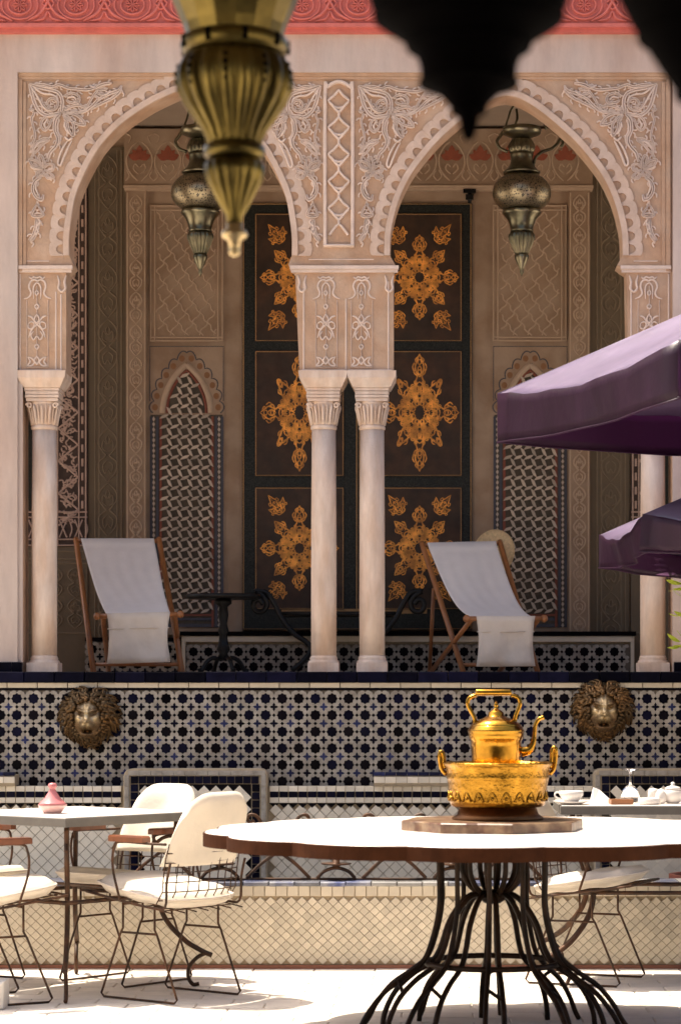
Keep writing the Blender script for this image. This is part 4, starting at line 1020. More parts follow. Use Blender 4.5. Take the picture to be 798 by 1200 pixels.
# small black pedestal table
c = fz(262, 13.2)
t = thing('pedestal_table', 'small black iron pedestal table beside the left deckchair', 'table', c, 0, None, False)
k = 13.2 / FPX; zt = lambda py: PZ(py, 13.2) - DZ
MB().lathe([(.002, zt(702.5)), (43 * k, zt(702.5)), (44 * k, zt(701)), (44 * k, zt(699)), (43 * k, zt(697.5)), (.002, zt(697.5))], seg=40).build('table_top', m_blackiron, t)
MB().lathe([(9 * k, zt(703)), (10 * k, zt(708)), (5 * k, zt(712)), (6 * k, zt(722)), (4.2 * k, zt(732)), (6.5 * k, zt(740)), (4.5 * k, zt(745)), (6 * k, zt(755)), (8 * k, zt(762)), (5 * k, zt(767)), (9 * k, zt(774))], seg=20).build('turned_post', m_blackiron, t)
for q in range(4):
    a = q * PI / 2 + .5; f = lambda r_, z_: (r_ * math.cos(a), r_ * math.sin(a), z_)
    MB().tube(crom([f(.03, .075), f(.06, .085), f(.10, .06), f(.125, .02), f(.14, .012), f(.145, .025)], 4), .012, 6).build('foot', m_blackiron, t)
# black iron bench with scrolled arms, behind the paired columns
bx = thing('iron_bench', 'black iron bench with scrolled arms behind the paired columns', 'bench', fz(397, 13.5))
def scroll(D, pts, r_=.012):
    return MB().tube([P(a, b, D) for a, b in crom(pts, 5)], r_, 8)
for D in (13.35, 13.75):
    for sx in (1, -1):
        X = lambda a: a if sx > 0 else 794 - a
        scroll(D, [(X(309), 708), (X(305), 703), (X(299), 704), (X(297), 711), (X(302), 717), (X(310), 715), (X(313), 706), (X(307), 697), (X(299), 693), (X(312), 694), (X(322), 708), (X(330), 724), (X(344), 742), (X(360), 753), (X(364), 762), (X(356), 774), (X(342), 786)], .016).build('scroll_arm', m_blackiron, bx)
for D in (13.35, 13.75): MB().tube([P(326, 719, D), P(468, 719, D)], .009, 8).build('seat_rail', m_blackiron, bx)
se = MB(); se.box(((P(330, 719, 13.55).x + P(464, 719, 13.55).x) / 2, 13.55, PZ(720, 13.55)), (P(464, 719, 13.55).x - P(330, 719, 13.55).x, .38, .02)); se.build('seat', m_blackiron, bx)

# ------------------------------------------------------------------ lanterns hanging in the arches
def arch_lantern(px, label, spin):
    D = 12.95; k = D / FPX; top = P(px, 166, D)
    t = thing('hanging_lantern', label, 'lantern', (top.x, D, PZ(324, D)), spin, 'pierced lanterns in the arches', False)
    Z = lambda py: PZ(py, D) - PZ(324, D)
    MB().lathe([(1 * k, Z(166)), (8 * k, Z(163)), (14 * k, Z(160)), (22 * k, Z(157)), (23 * k, Z(153)), (22 * k, Z(150)), (9 * k, Z(149)), (3 * k, Z(147))][::-1], seg=32, flute=12, fd=.0).build('crown_plate', m_lant, t)
    MB().lathe([(12 * k, Z(164)), (14 * k, Z(167), 1), (16 * k, Z(172), 1), (15 * k, Z(177), 1), (13 * k, Z(180))], seg=96, flute=18, fd=.12).build('gadroon_collar', m_lant, t)
    MB().lathe([(12.5 * k, Z(180)), (14 * k, Z(181)), (13 * k, Z(183)), (13 * k, Z(190)), (15 * k, Z(195)), (19 * k, Z(200)), (22 * k, Z(202)), (21 * k, Z(204))], seg=32).build('neck', m_lant, t)
    pr = [(max(.002, 34.5 * k * math.sin(a)), Z(226) + 24.5 * k * math.cos(a)) for a in [R(38 + q * 6.5) for q in range(17)]]
    MB().lathe(pr, seg=40).build('pierced_globe', m_lantp, t)
    MB().lathe([(22 * k, Z(247)), (23 * k, Z(249.5)), (21 * k, Z(252)), (17 * k, Z(257)), (14.5 * k, Z(263)), (13 * k, Z(269)), (14 * k, Z(270.5)), (13 * k, Z(272))], seg=32).build('lower_cup', m_lant, t)
    MB().lathe([(13 * k, Z(272)), (15.5 * k, Z(275), 1), (15.5 * k, Z(279), 1), (12.5 * k, Z(287), 1), (8.5 * k, Z(296), 1), (7.5 * k, Z(298))], seg=96, flute=16, fd=.14).build('gadroon_bulb', m_lant, t)
    MB().lathe([(7.5 * k, Z(298)), (8.5 * k, Z(299.5)), (8 * k, Z(303)), (6 * k, Z(308)), (3 * k, Z(314)), (2 * k, Z(317)), (2.6 * k, Z(319)), (1.5 * k, Z(321)), (.3 * k, Z(324))], seg=20).build('finial', m_lant, t)
    sp = MB(); sp.tube([(a * k, 0, Z(b)) for a, b in crom([(15, 192), (18, 184), (26, 178), (36, 175), (43, 168), (46, 164), (48, 170), (44, 176)], 4)], [.008] * 1 + [.0075] * 100, 8) if False else sp.tube([(a * k, 0, Z(b)) for a, b in crom([(14, 194), (16, 185), (24, 178), (35, 174), (42, 168), (45, 163), (48, 167), (46, 172)], 4)], .0085, 8)
    sp.build('spout', m_lant, t)
    hd = MB(); hd.tube([(a * k, 0, Z(b)) for a, b in crom([(-16, 178), (-25, 174), (-29, 166), (-24, 158), (-22, 154)], 4)], .009, 8); hd.build('handle', m_lant, t)
    ba = MB(); ba.tube([(a * k, 0, Z(b)) for a, b in crom([(-20, 152), (-16, 140), (-12, 128), (-4, 120), (6, 118), (16, 124), (24, 136), (29, 152)], 5)], .006, 8); ba.tube([(a * k, .03, Z(b)) for a, b in crom([(-10, 150), (-5, 138), (-6, 126)], 5)], .007, 8); ba.build('bail', m_lant, t)
    ch = MB(); z = Z(119); i = 0
    ztop = cz_ - PZ(324, D)
    while z < ztop:
        pts = [((.011 * math.cos(a)) * (1 if i % 2 else 0), (.011 * math.cos(a)) * (0 if i % 2 else 1), z + .018 + .022 * math.sin(a)) for a in [2 * PI * q / 8 for q in range(8)]]
        ch.tube(pts, .0035, 5, closed=True); z += .034; i += 1
    ch.build('chain', m_blackiron, t)
arch_lantern(611, 'pierced metal lantern with spout hanging in the right arch', 0)
arch_lantern(235, 'pierced metal lantern in the left arch, partly behind the brass lantern', 0)

# ------------------------------------------------------------------ lion masks
def lion(px, py, label):
    D = MD - .008; c = P(px, py, D); k = D / FPX; Rr = 37 * k
    t = thing('lion_mask', label, 'fountain spout', c, 0, 'gilt lion masks on the mosaic wall', False)
    def g2(x, z, cx, cz, sx, sz): return math.exp(-((x - cx) / sx) ** 2 - ((z - cz) / sz) ** 2)
    def height(x, z):
        fx, fzv = x / .50, (z + .04) / .66; e = max(0, 1 - (fx * fx + fzv * fzv))
        h = .52 + .34 * e ** .6
        ax = abs(x)
        h += .24 * g2(x, z, 0, -.20, .20, .15)                     # muzzle
        h += .15 * math.exp(-(x / .10) ** 4) * max(0, min(1, (z + .20) / .08)) * max(0, min(1, (.40 - z) / .18))   # bridge of the nose
        h += .13 * g2(ax, z - .25 * (ax - .19), .20, .225, .13, .045) - .02 * g2(x, z, 0, .34, .03, .12)      # brows, furrow
        h -= .19 * g2(ax, z - .3 * (ax - .19), .19, .125, .085, .05)               # eye hollows
        h += .085 * g2(ax, z, .18, .118, .045, .032)              # eyeballs
        h += .10 * g2(ax, z, .29, .0, .10, .09)                   # cheek bones
        h += .09 * g2(ax, z, .12, -.24, .085, .075)               # whisker pads
        h += .10 * g2(x, z, 0, -.12, .13, .05)                  # nose
        h -= .05 * g2(ax, z, .055, -.155, .03, .02)               # nostrils
        h -= .03 * math.exp(-(x / .02) ** 2) * max(0, min(1, (-.16 - z) / .02)) * max(0, min(1, (z + .36) / .03))
        h -= .40 * g2(x, z + .5 * ax * ax, 0, -.415, .125, .05)                  # open mouth
        h += .10 * g2(x, z, 0, -.53, .15, .07)                    # chin
        return h * min(1, (e / .06) ** .5)
    vs = []; fs = []; gm = []; nr, na = 36, 96
    for i in range(nr + 1):
        q = i / nr
        for j in range(na):
            a = 2 * PI * j / na; x, z = q * .50 * math.cos(a), q * .66 * math.sin(a) - .04
            vs.append((x * Rr, -height(x, z) * Rr * .92, z * Rr))
            gm.append(min(1, .9 * g2(x, z, 0, .06, .13, .30) + .8 * g2(abs(x), z, .27, .0, .13, .13) + .5 * g2(x, z, 0, .33, .22, .12) + .4 * g2(abs(x), z, .12, -.24, .1, .07)))
    for i in range(nr):
        for j in range(na):
            j2 = (j + 1) % na; fs.append((i * na + j, i * na + j2, (i + 1) * na + j2, (i + 1) * na + j))
    fo = MB().add(vs, fs, True).build('face', m_giltface, t)
    at = fo.data.attributes.new('gilt', 'FLOAT', 'POINT'); at.data.foreach_set('value', gm)
    # dome behind the mane
    vs = []; fs = []; nr, na = 14, 64
    for i in range(nr + 1):
        q = i / nr
        for j in range(na):
            a = 2 * PI * j / na; ro = .84 * (1 - .13 * max(0, -math.sin(a)) * abs(math.cos(a)) * 1.7)
            vs.append((q * ro * math.cos(a) * Rr, -.52 * Rr * math.sqrt(max(0, 1 - q * q)), q * ro * math.sin(a) * Rr))
    for i in range(nr):
        for j in range(na):
            j2 = (j + 1) % na; fs.append((i * na + j, i * na + j2, (i + 1) * na + j2, (i + 1) * na + j))
    MB().add(vs, fs, True).build('mane_base', m_bronze, t)
    rnd = random.Random(5); mane = MB()
    for layer, (r0, r1, n_, hgt, wd) in enumerate(((.62, 1.04, 44, .22, .085), (.56, .96, 38, .40, .08), (.48, .82, 32, .56, .08), (.42, .66, 24, .68, .07))):
        for q in range(n_):
            a = 2 * PI * (q + rnd.uniform(-.3, .3)) / n_ + layer * .1
            sn = math.sin(a)
            if layer == 3 and sn < -.25: continue
            lx = .84 + .16 * abs(sn) if sn > 0 else 1
            shrink = 1 - .13 * max(0, -sn) * abs(math.cos(a)) * 1.7
            pts = []; rr = []
            sw = rnd.uniform(.10, .24) * (1 if math.cos(a) > 0 else -1) * (-1); ph = rnd.uniform(0, 6)
            for u in range(9):
                t_ = u / 8; r_ = (r0 + (r1 - r0) * t_) * shrink; aa = a + sw * t_ * t_ * 1.4 + .075 * math.sin(t_ * 9 + ph)
                if layer > 0: r_ = max(r_, .45 + .12 * abs(math.sin(aa)) )
                hh = hgt * (1 - .75 * t_ ** 1.6) + .10 * math.sin(PI * t_)
                pts.append((r_ * math.cos(aa) * Rr, -hh * Rr, r_ * math.sin(aa) * Rr)); rr.append(Rr * wd * (1 - .72 * t_ ** 1.5) * (.6 + .4 * min(1, t_ * 4)))
            mane.tube(pts, rr, 6)
    mane.build('mane', m_bronze, t)
    for sx in (-1, 1):
        er = MB(); er.ball((sx * .50 * Rr, -.52 * Rr, .40 * Rr), .13 * Rr, 12, 8, (1, .55, 1.1)); o_ = er.build('ear', m_bronze, t)
    MB().tube([(0, -.40 * Rr, -.42 * Rr), (0, -.62 * Rr, -.43 * Rr)], .007, 10).build('spout_pipe', m_brassdark, t)
    return t
lion(106, 841, 'gilt lion head spout on the mosaic wall below the left deckchair'); lion(705.5, 833, 'gilt lion head spout on the mosaic wall right of the kettle')

# ------------------------------------------------------------------ wrought iron candle rail on the basin rim
cr_ = thing('candle_rail', 'rusty wrought iron scroll rail with candle saucers on the basin rim', 'candle rail', P(395, 1031, RD + .1))
cr_.location.z = rimz
D = RD + .10
def bar(name, pts, r_=.0085, n=5):
    MB().tube([P(a, b, D) for a, b in crom(pts, n)], r_, 7).build(name, m_iron, cr_)
bar('base_rail', [(190, 1030), (400, 1030), (640, 1030)], .006, 2)
for cx in (190, 326, 462, 598):
    for s_ in (-1, 1):
        X = lambda a: cx + s_ * a
        bar('scroll_bar', [(X(-37), 1029), (X(-22), 1014), (X(-8), 1003), (X(6), 992), (X(16), 978), (X(20), 964), (X(26), 956), (X(33), 955), (X(36), 960), (X(32), 964), (X(28), 961)])
for cx in (258, 394, 530):
    bar('arch_bar', [(cx - 22, 1029), (cx - 14, 1021), (cx, 1017), (cx + 14, 1021), (cx + 22, 1029)])
    s0 = P(cx, 1013, D); kk = D / FPX
    MB().lathe([(3 * kk, -.012), (6 * kk, -.004), (17 * kk, .0), (18 * kk, .006), (6 * kk, .003), (4 * kk, .006), (4.5 * kk, .03), (3.4 * kk, .03), (3 * kk, .008)], s0, 20).build('candle_saucer', m_iron, cr_)

# ================================================================== TABLES AND CHAIRS
# --- big round mosaic table
TX, TD, TZ = (577 - VX) * 8.93 / FPX, 8.93, .765
rt = thing('round_table', 'large round pale stone table with scalloped copper edge in front', 'table', (TX, TD, 0), 0, None, False)
def lobed(Rm, n=14, am=.05, ph=.55, m=224): return [((Rm * (1 - am + am * abs(math.sin(n / 2 * 2 * PI * q / m + ph)) ** .75)) * math.cos(2 * PI * q / m), (Rm * (1 - am + am * abs(math.sin(n / 2 * 2 * PI * q / m + ph)) ** .75)) * math.sin(2 * PI * q / m)) for q in range(m)]
MB().slab(lobed(1.078), TZ - .052, TZ - .003, .002).build('table_rim', m_tablerim, rt)
MB().slab(lobed(1.070), TZ - .006, TZ, .003).build('table_top', m_tabletop, rt)
def ringtube(r_, z, rad, n=40): return MB().tube([(r_ * math.cos(2 * PI * q / n), r_ * math.sin(2 * PI * q / n), z) for q in range(n)], rad, 8, closed=True)
for q in range(10):
    a = 2 * PI * q / 10 + .23
    F = lambda pr, da=0: [(r_ * math.cos(a + da), r_ * math.sin(a + da), z) for r_, z in crom(pr, 5)]
    lg = MB()
    lg.tube(F([(.205, TZ - .05), (.205, .60), (.205, .48), (.228, .37), (.265, .28), (.33, .225), (.41, .17), (.47, .10), (.505, .04), (.53, .006)]), .0102, 8)
    lg.build('outer_leg', m_iron2, rt)
    a += .16
    MB().tube(F([(.025, .505), (.06, .525), (.11, .50), (.165, .42), (.20, .32), (.235, .265), (.31, .215), (.375, .15), (.415, .07), (.425, .006)]), .0105, 8).build('inner_leg', m_iron2, rt)
    a -= .30
    MB().tube(F([(.115, TZ - .05), (.115, .65), (.11, .60), (.085, .555), (.05, .53), (.02, .52)]), .0105, 8).build('cradle_bar', m_iron2, rt)
    a += .14
    tie = MB(); tie.tube([(.36 * math.cos(a + .02), .36 * math.sin(a + .02), .205), (.36 * math.cos(a + .14), .36 * math.sin(a + .14), .175)], .008, 6); tie.build('tie', m_iron2, rt)
ringtube(.247, .268, .011).build('lower_ring', m_iron2, rt); ringtube(.205, TZ - .055, .012).build('upper_ring', m_iron2, rt)
MB().lathe([(.03, .49), (.05, .505), (.05, .525), (.03, .54)], seg=20).build('hub', m_iron2, rt)
# --- marble board, brass pot, kettle
k = TD / FPX; Z = lambda py: PZ(py, TD)
mb_ = MB(); bo = []
for q in range(8):
    a = 2 * PI * q / 8 + .18
    bo += [(TX + .345 * math.cos(a), TD + .345 * math.sin(a)), (TX + .325 * math.cos(a + .28), TD + .325 * math.sin(a + .28)), (TX + .315 * math.cos(a + .40), TD + .315 * math.sin(a + .40))]
o = MB().slab(bo, TZ + .0005, TZ + .038, .004).build('marble_board', m_marblebrown)
tag(o, 'thick brown marble serving board on the round table', 'board')
PXc = PX(583, TD); PZ0 = TZ + .039
pot = thing('brass_pot', 'hammered brass pot with two loop handles on the marble board', 'pot', (PXc, TD, PZ0), 0, None, False)
zz = lambda py: Z(py) - PZ0
MB().lathe([(.05, 0.0), (53 * k, 0.0), (54 * k, .006), (48 * k, .018), (44 * k, zz(945) + .004)], seg=40).build('foot_ring', m_brassdark, pot)
MB().lathe([(.02, zz(945)), (52 * k, zz(945)), (55 * k, zz(943)), (56.5 * k, zz(938)), (58.5 * k, zz(918)), (59.5 * k, zz(912.5)), (60.5 * k, zz(911)), (60 * k, zz(909)), (61 * k, zz(899)), (63.5 * k, zz(896)), (64.5 * k, zz(894.5)), (64 * k, zz(893)), (60 * k, zz(893.5)), (58 * k, zz(899)), (56 * k, zz(902)), (.01, zz(902))], seg=64).build('pot_body', m_brassham, pot)
bd = MB()
for q in range(22):
    a = 2 * PI * q / 22; cx, cy = 57.4 * k * math.cos(a), 57.4 * k * math.sin(a); tx, ty = -math.sin(a), math.cos(a)
    pts = [(cx + tx * u * k + .0, cy + ty * u * k, zz(v)) for u, v in crom([(-6, 938), (-3, 930), (0, 927), (3, 930), (6, 938)], 3)]
    bd.tube(pts, .0035, 5); bd.ball((cx, cy, zz(934)), .007, 8, 5)
bd.build('chased_border', m_brassham, pot)
for s_, h in ((-1, 881), (1, 876)):
    X = lambda a: s_ * a * k
    MB().tube(crom([(X(60), .0, zz(908)), (X(66), 0, zz(900)), (X(68), 0, zz(h + 4)), (X(66), 0, zz(h)), (X(63.5), .0, zz(h + 4)), (X(63), 0, zz(h + 14)), (X(61.5), 0, zz(900))], 4), .0085, 8).build('handle', m_brass, pot)
KX = PX(581, TD); KZ = Z(901.6)
ke = thing('brass_kettle', 'polished brass kettle with swan spout on top of the brass pot', 'kettle', (KX, TD, KZ), 0, None, False)
zz = lambda py: Z(py) - KZ
MB().lathe([(.01, 0.0), (27 * k, 0.0), (28.5 * k, zz(897)), (28.5 * k, zz(890)), (29.5 * k, zz(876)), (30 * k, zz(868)), (31.5 * k, zz(866)), (32.5 * k, zz(861)), (32.5 * k, zz(858)), (33.2 * k, zz(857)), (33.2 * k, zz(855.5)), (32 * k, zz(854.5)), (31 * k, zz(852)), (27 * k, zz(848))], seg=48).build('kettle_body', m_brass, ke)
MB().lathe([(30.5 * k, zz(853)), (29 * k, zz(849)), (22 * k, zz(844)), (12 * k, zz(840)), (9.5 * k, zz(838.5)), (9 * k, zz(835)), (6 * k, zz(832.5)), (3 * k, zz(831)), (1.8 * k, zz(829)), (2.6 * k, zz(827)), (2.4 * k, zz(825)), (.8 * k, zz(822))], seg=40).build('lid', m_brass, ke)
for hp in ([(-25, 849), (-25, 842), (-29, 834), (-33, 826), (-32, 819), (-27, 816), (-23, 815)], [(23, 849), (22, 842), (25, 834), (28, 826), (27, 819), (22, 816), (18, 815)]):
    MB().tube([(a * k, 0, zz(b)) for a, b in crom(hp, 4)], .008, 8).build('handle_bracket', m_brass, ke)
gp = MB(); gp.tube([(a * k, 0, zz(811.5)) for a in (-24, -22, 16, 18)], [.010, .0125, .0125, .010], 14); gp.build('handle_grip', m_brass, ke)
q_ = crom([(29, 881), (38, 879), (43, 872), (45, 860), (46, 850), (50, 843), (56, 840.5)], 5); n_ = len(q_)
MB().tube([(a * k, 0, zz(b)) for a, b in q_], [.020 - .012 * min(1, i / (n_ * .45)) for i in range(n_)], 12).build('spout', m_brass, ke)

# --- square iron-legged table on the left
TL_ = (PX(84, 10.36), 10.36)
def leg_table(label, c, half, rz, zt, group, kind=0):
    t = thing('garden_table', label, 'table', (c[0], c[1], 0), rz, group, False)
    sq = [(-half[0], -half[1]), (half[0], -half[1]), (half[0], half[1]), (-half[0], half[1])]
    MB().slab(sq, zt - .040, zt - .003, .003).build('table_edge', m_greystone, t)
    MB().slab([(a * .985, b * .985) for a, b in sq], zt - .006, zt, .002).build('table_top', m_tabletop, t)
    for sx, sy in ((-1, -1), (1, -1), (1, 1), (-1, 1)):
        L = math.hypot(half[0], half[1]); ux, uy = sx * half[0] / L, sy * half[1] / L
        F = lambda pr: [(ux * L * r_, uy * L * r_, z) for r_, z in crom(pr, 5)]
        lg = MB(); lg.tube(F([(.82, zt - .045), (.80, .60), (.71, .48), (.68, .40), (.73, .30), (.88, .205), (1.02, .155), (1.10, .135)] if kind else [(.90, zt - .04), (.89, .60), (.88, .42), (.92, .24), (1.0, .12), (1.03, .05), (1.03, .006)]), .013, 7, flat=(.013, .009))
        lg.build('leg', m_iron, t)
        if kind: MB().tube(F([(1.05, .145), (.98, .125), (.92, .085), (.915, .04), (.95, .010), (1.0, .012)]), .009, 7).build('foot_scroll', m_iron, t)
        MB().tube(F([(.88, .62), (.80, .655), (.72, .65), (.66, .63), (.64, .66), (.67, .68)]), .008, 6).build('scroll_bracket', m_iron, t)
    rg = MB()
    for i in range(4):
        a, b = sq[i], sq[(i + 1) % 4]; f = .80
        rg.tube([(a[0] * f, a[1] * f, .405), (b[0] * f, b[1] * f, .405)], .010, 6)
    rg.build('stretcher', m_iron, t)
    return t
leg_table('square stone topped iron table at the left with its corner towards us', TL_, (.39, .39), R(45 + 6), .765, 'stone topped iron tables', 1)
RT = (PX(775, 10.7), 10.7)
leg_table('iron table with cups and glasses at the right, behind the round table', RT, (.47, .31), 0, .79, 'stone topped iron tables', 1)
# curled legs that show beside each of these tables
# --- wire chairs
def wire_chair(label, c, facing, zt=.87, arms=True):
    rz = math.atan2(facing[1], facing[0]) - PI / 2
    t = thing('wire_chair', label, 'chair', (c[0], c[1], 0), rz, 'white covered wire chairs round the tables', False)
    W = .225
    # seat pad: rounded, thicker in front
    def pad(nm, w, d, th, zf, cy, mat, crown=.02):
        vs = []; fs = []; n, m = 14, 12
        def se(u): return math.copysign(abs(u) ** .55, u)
        for layer in (0, 1):
            for i in range(n + 1):
                for j in range(m + 1):
                    u, v = -1 + 2 * i / n, -1 + 2 * j / m
                    # square to squircle
                    x = u * math.sqrt(1 - .28 * v * v); y = v * math.sqrt(1 - .28 * u * u)
                    ed = max(abs(u), abs(v)) ** 12
                    z = zf(y) + (th * .5 * (1 - .85 * ed) + crown * (1 - u * u) * (1 - v * v) if layer else -th * .5 * (1 - .85 * ed))
                    vs.append((x * w, cy + y * d, z))
        o_ = (n + 1) * (m + 1)
        for i in range(n):
            for j in range(m):
                a = i * (m + 1) + j; fs.append((a, a + 1, a + m + 2, a + m + 1)); fs.append((o_ + a, o_ + a + m + 1, o_ + a + m + 2, o_ + a + 1))
        per = [i * (m + 1) for i in range(n + 1)] + [n * (m + 1) + j for j in range(1, m + 1)] + [i * (m + 1) + m for i in range(n - 1, -1, -1)] + [j for j in range(m - 1, 0, -1)]
        for q in range(len(per)): a, b = per[q], per[(q + 1) % len(per)]; fs.append((a, b, b + o_, a + o_))
        return MB().add(vs, fs, True).build(nm, mat, t)
    pad('seat_cushion', .235, .235, .070, lambda y: .452 + .035 * y + .004 * math.sin(y * 9), .03, m_cover, .006)
    n_ = 48; pp_ = []
    for q in range(n_):
        t_ = 4 * q / n_; e_ = t_ % 1 * 2 - 1; u, v = ((e_, -1), (1, e_), (-e_, 1), (-1, -e_))[int(t_)]
        pp_.append((u * math.sqrt(1 - .28 * v * v) * .2365, .03 + v * math.sqrt(1 - .28 * u * u) * .2365, .452 + .035 * v * math.sqrt(1 - .28 * u * u) + .006))
    MB().tube(pp_, .0055, 6, closed=True).build('cushion_piping', m_canvas2, t)
    # back cover: curved slip over the top of the back
    vs = []; fs = []; n, m = 16, 14
    ytop = lambda v: -.20 - .10 * v
    for layer in (0, 1):
        for i in range(n + 1):
            for j in range(m + 1):
                u, v = -1 + 2 * i / n, j / m
                x = .225 * (u * math.sqrt(max(0, 1 - .30 * max(0, v - .3) ** 2 * 2)))
                ztop = zt - .10 * abs(u) ** 5
                z = .565 + (ztop - .565) * v
                ed = max(abs(u), (2 * v - 1) if v > .5 else 0) ** 8
                y = ytop(v) + .05 * u * u + (.026 * (1 - .9 * ed) if layer else -.026 * (1 - .9 * ed)) + .004 * math.sin(u * 4 + v * 7)
                vs.append((x, y, z))
    o_ = (n + 1) * (m + 1)
    for i in range(n):
        for j in range(m):
            a = i * (m + 1) + j; fs.append((a, a + 1, a + m + 2, a + m + 1)); fs.append((o_ + a, o_ + a + m + 1, o_ + a + m + 2, o_ + a + 1))
    per = [i * (m + 1) for i in range(n + 1)] + [n * (m + 1) + j for j in range(1, m + 1)] + [i * (m + 1) + m for i in range(n - 1, -1, -1)] + [j for j in range(m - 1, 0, -1)]
    for q in range(len(per)): a, b = per[q], per[(q + 1) % len(per)]; fs.append((a, b, b + o_, a + o_))
    MB().add(vs, fs, True).build('back_cover', m_cover, t)
    # wire grid shell
    wr = MB()
    yb = lambda z: -.205 - .10 * max(0, (z - .56) / .3) + (.06 * max(0, (.47 - z) / .09))
    for i in range(9):
        u = -1 + i / 4; wr.tube([(u * W, yb(z) + .05 * u * u - .012, z) for z in (.39, .42, .46, .52, .60, .66)], .0026, 5)
    for z in (.39, .425, .46, .50, .54, .58, .62): wr.tube([(u * W, yb(z) + .05 * u * u - .014, z) for u in [-1 + q / 4 for q in range(9)]], .0026, 5)
    for i in range(7):
        u = -1 + i / 3; wr.tube([(u * W * .95, y_, .405 + .035 * (y_ / .235)) for y_ in (-.21, 0, .22, .26)], .003, 5)
    for y_ in (-.15, -.05, .05, .15, .24): wr.tube([(-W, y_, .405 + .035 * y_ / .235), (W, y_, .405 + .035 * y_ / .235)], .003, 5)
    wr.build('wire_shell', m_iron, t)
    eg = MB()
    for s_ in (-1, 1): eg.tube([(s_ * (W + .005), y_, z) for y_, z in crom([(.27, .445), (.10, .42), (-.10, .395), (-.18, .40), (-.19, .50), (-.21, .58)], 4)], .0055, 7)
    eg.tube([(-W - .005, .27, .445), (W + .005, .27, .445)], .0055, 7)
    eg.build('edge_rod', m_iron, t)
    for s_ in (-1, 1):
        X = s_ * (W - .03)
        lf = MB(); lp = [(.09, .41), (.09, .30), (.105, .275), (.215, .02), (.20, .006), (-.20, .006), (-.215, .02), (-.105, .275), (-.09, .30), (-.09, .40)]
        lf.tube([(X, y_, z) for y_, z in lp], .0050, 7); lf.tube([(X, .102, .282), (X, -.102, .282)], .0052, 6)
        lf.build('sled_leg', m_iron, t)
    cb = MB(); cb.tube([(-W + .03, .09, .40), (W - .03, .09, .40)], .0058, 6); cb.tube([(-W + .03, -.09, .395), (W - .03, -.09, .395)], .0058, 6); cb.build('cross_rod', m_iron, t)
    if arms:
        for s_ in (-1, 1):
            X = s_ * (W + .03)
            ar = MB(); ar.tube([(X, y_, z) for y_, z in crom([(.05, .42), (.09, .55), (.085, .635), (.05, .662), (-.12, .66), (-.21, .66)], 5)], .0055, 6); ar.build('arm_rod', m_iron, t)
            aw = MB(); aw.slab([(X - .024, -.10), (X + .024, -.10), (X + .028, .06), (X + .018, .10), (X - .018, .10), (X - .028, .06)], .664, .690, .006); aw.build('armrest', m_arm, t)
    return t
C1 = (-1.075, 10.06)
wire_chair('white covered wire chair with its back to us, right of the left table', C1, (-.80, .60))
wire_chair('white covered wire chair facing us behind the left table, by the basin', (-1.335, 10.62), (-.62, -.78))
wire_chair('near wire chair cut by the left picture edge, nearest the floor block', (PX(-16, 9.9), 9.90), (.86, .5))
wire_chair('far wire chair cut by the left picture edge, nearest the basin', (PX(-48, 10.62), 10.62), (.86, -.5))
wire_chair('white covered wire chair seen under the round table, left of the cups', (PX(686, 10.62), 10.62), (.93, -.36))
# --- things on the left table
def px_lathe(name, label, cat, px, D, z0, prof, mat, seg=28, group=None):
    o = MB().lathe([(r_ * D / FPX, z) for r_, z in prof], (0, 0, 0), seg).build(name, mat); o.location = (PX(px, D), D, z0); return tag(o, label, cat, group)
D = 10.2; z0 = .766; kk = D / FPX
tg = thing('tagine_dish', 'small pink lidded tagine dish on the left table', 'dish', (PX(62, D), D, z0), 0, None, False)
MB().lathe([(9 * kk, 0), (10 * kk, .0), (12.5 * kk, .012), (16.5 * kk, .030), (17 * kk, .035), (16 * kk, .037), (.01, .037)], seg=32).build('bowl', M('pale_pink_glaze', (.66, .42, .38), .25, var=.1), tg)
MB().lathe([(17.2 * kk, .036), (15 * kk, .044), (9 * kk, .066), (5 * kk, .09), (3.4 * kk, .101), (3.6 * kk, .105), (5 * kk, .112), (5.2 * kk, .120), (4 * kk, .127), (.5 * kk, .130)], seg=32).build('conical_lid', m_tagine, tg)
# --- things on the right table
z0 = .791
D = 10.50
cs = px_lathe('saucer', 'white saucer under the cup on the right table', 'saucer', 669, D, z0, [(10, 0), (11, 0), (20, .010), (22, .014), (20, .014), (10, .006), (.2, .006)], m_porc)
cu = thing('tea_cup', 'white porcelain cup on a saucer right of the brass pot', 'cup', (PX(669, D), D, z0 + .0065), 0, None, False)
kk = D / FPX
MB().lathe([(6 * kk, 0), (7 * kk, .0), (10.5 * kk, .016), (14 * kk, .034), (14.6 * kk, .052), (13.8 * kk, .052), (12 * kk, .03), (7 * kk, .010), (.2 * kk, .008)], seg=32).build('bowl', m_porc, cu)
MB().tube(crom([(-13 * kk, 0, .044), (-18 * kk, 0, .044), (-19 * kk, 0, .03), (-15 * kk, 0, .02), (-11 * kk, 0, .018)], 4), .004, 7).build('handle', m_porc, cu)
np_ = MB(); a = Vector((PX(702, 10.6), 10.6, z0))
np_.add([a + Vector(v) for v in ((-.03, -.05, 0), (.065, -.03, 0), (.03, .06, .0), (-.04, .05, 0), (-.028, .0, .072), (.0, .01, .06))], [(0, 1, 5, 4), (1, 2, 5), (2, 3, 4, 5), (3, 0, 4), (0, 3, 2, 1)])
tag(np_.build('napkin', m_napkin), 'folded white paper napkin between the cup and the glass', 'napkin')
cd_ = MB().box((PX(727, 10.5), 10.5, z0 + .012), (.10, .05, .022), .2).build('ash_box', m_wood); tag(cd_, 'small flat brown wooden box below the upturned glass', 'box')
D = 10.72
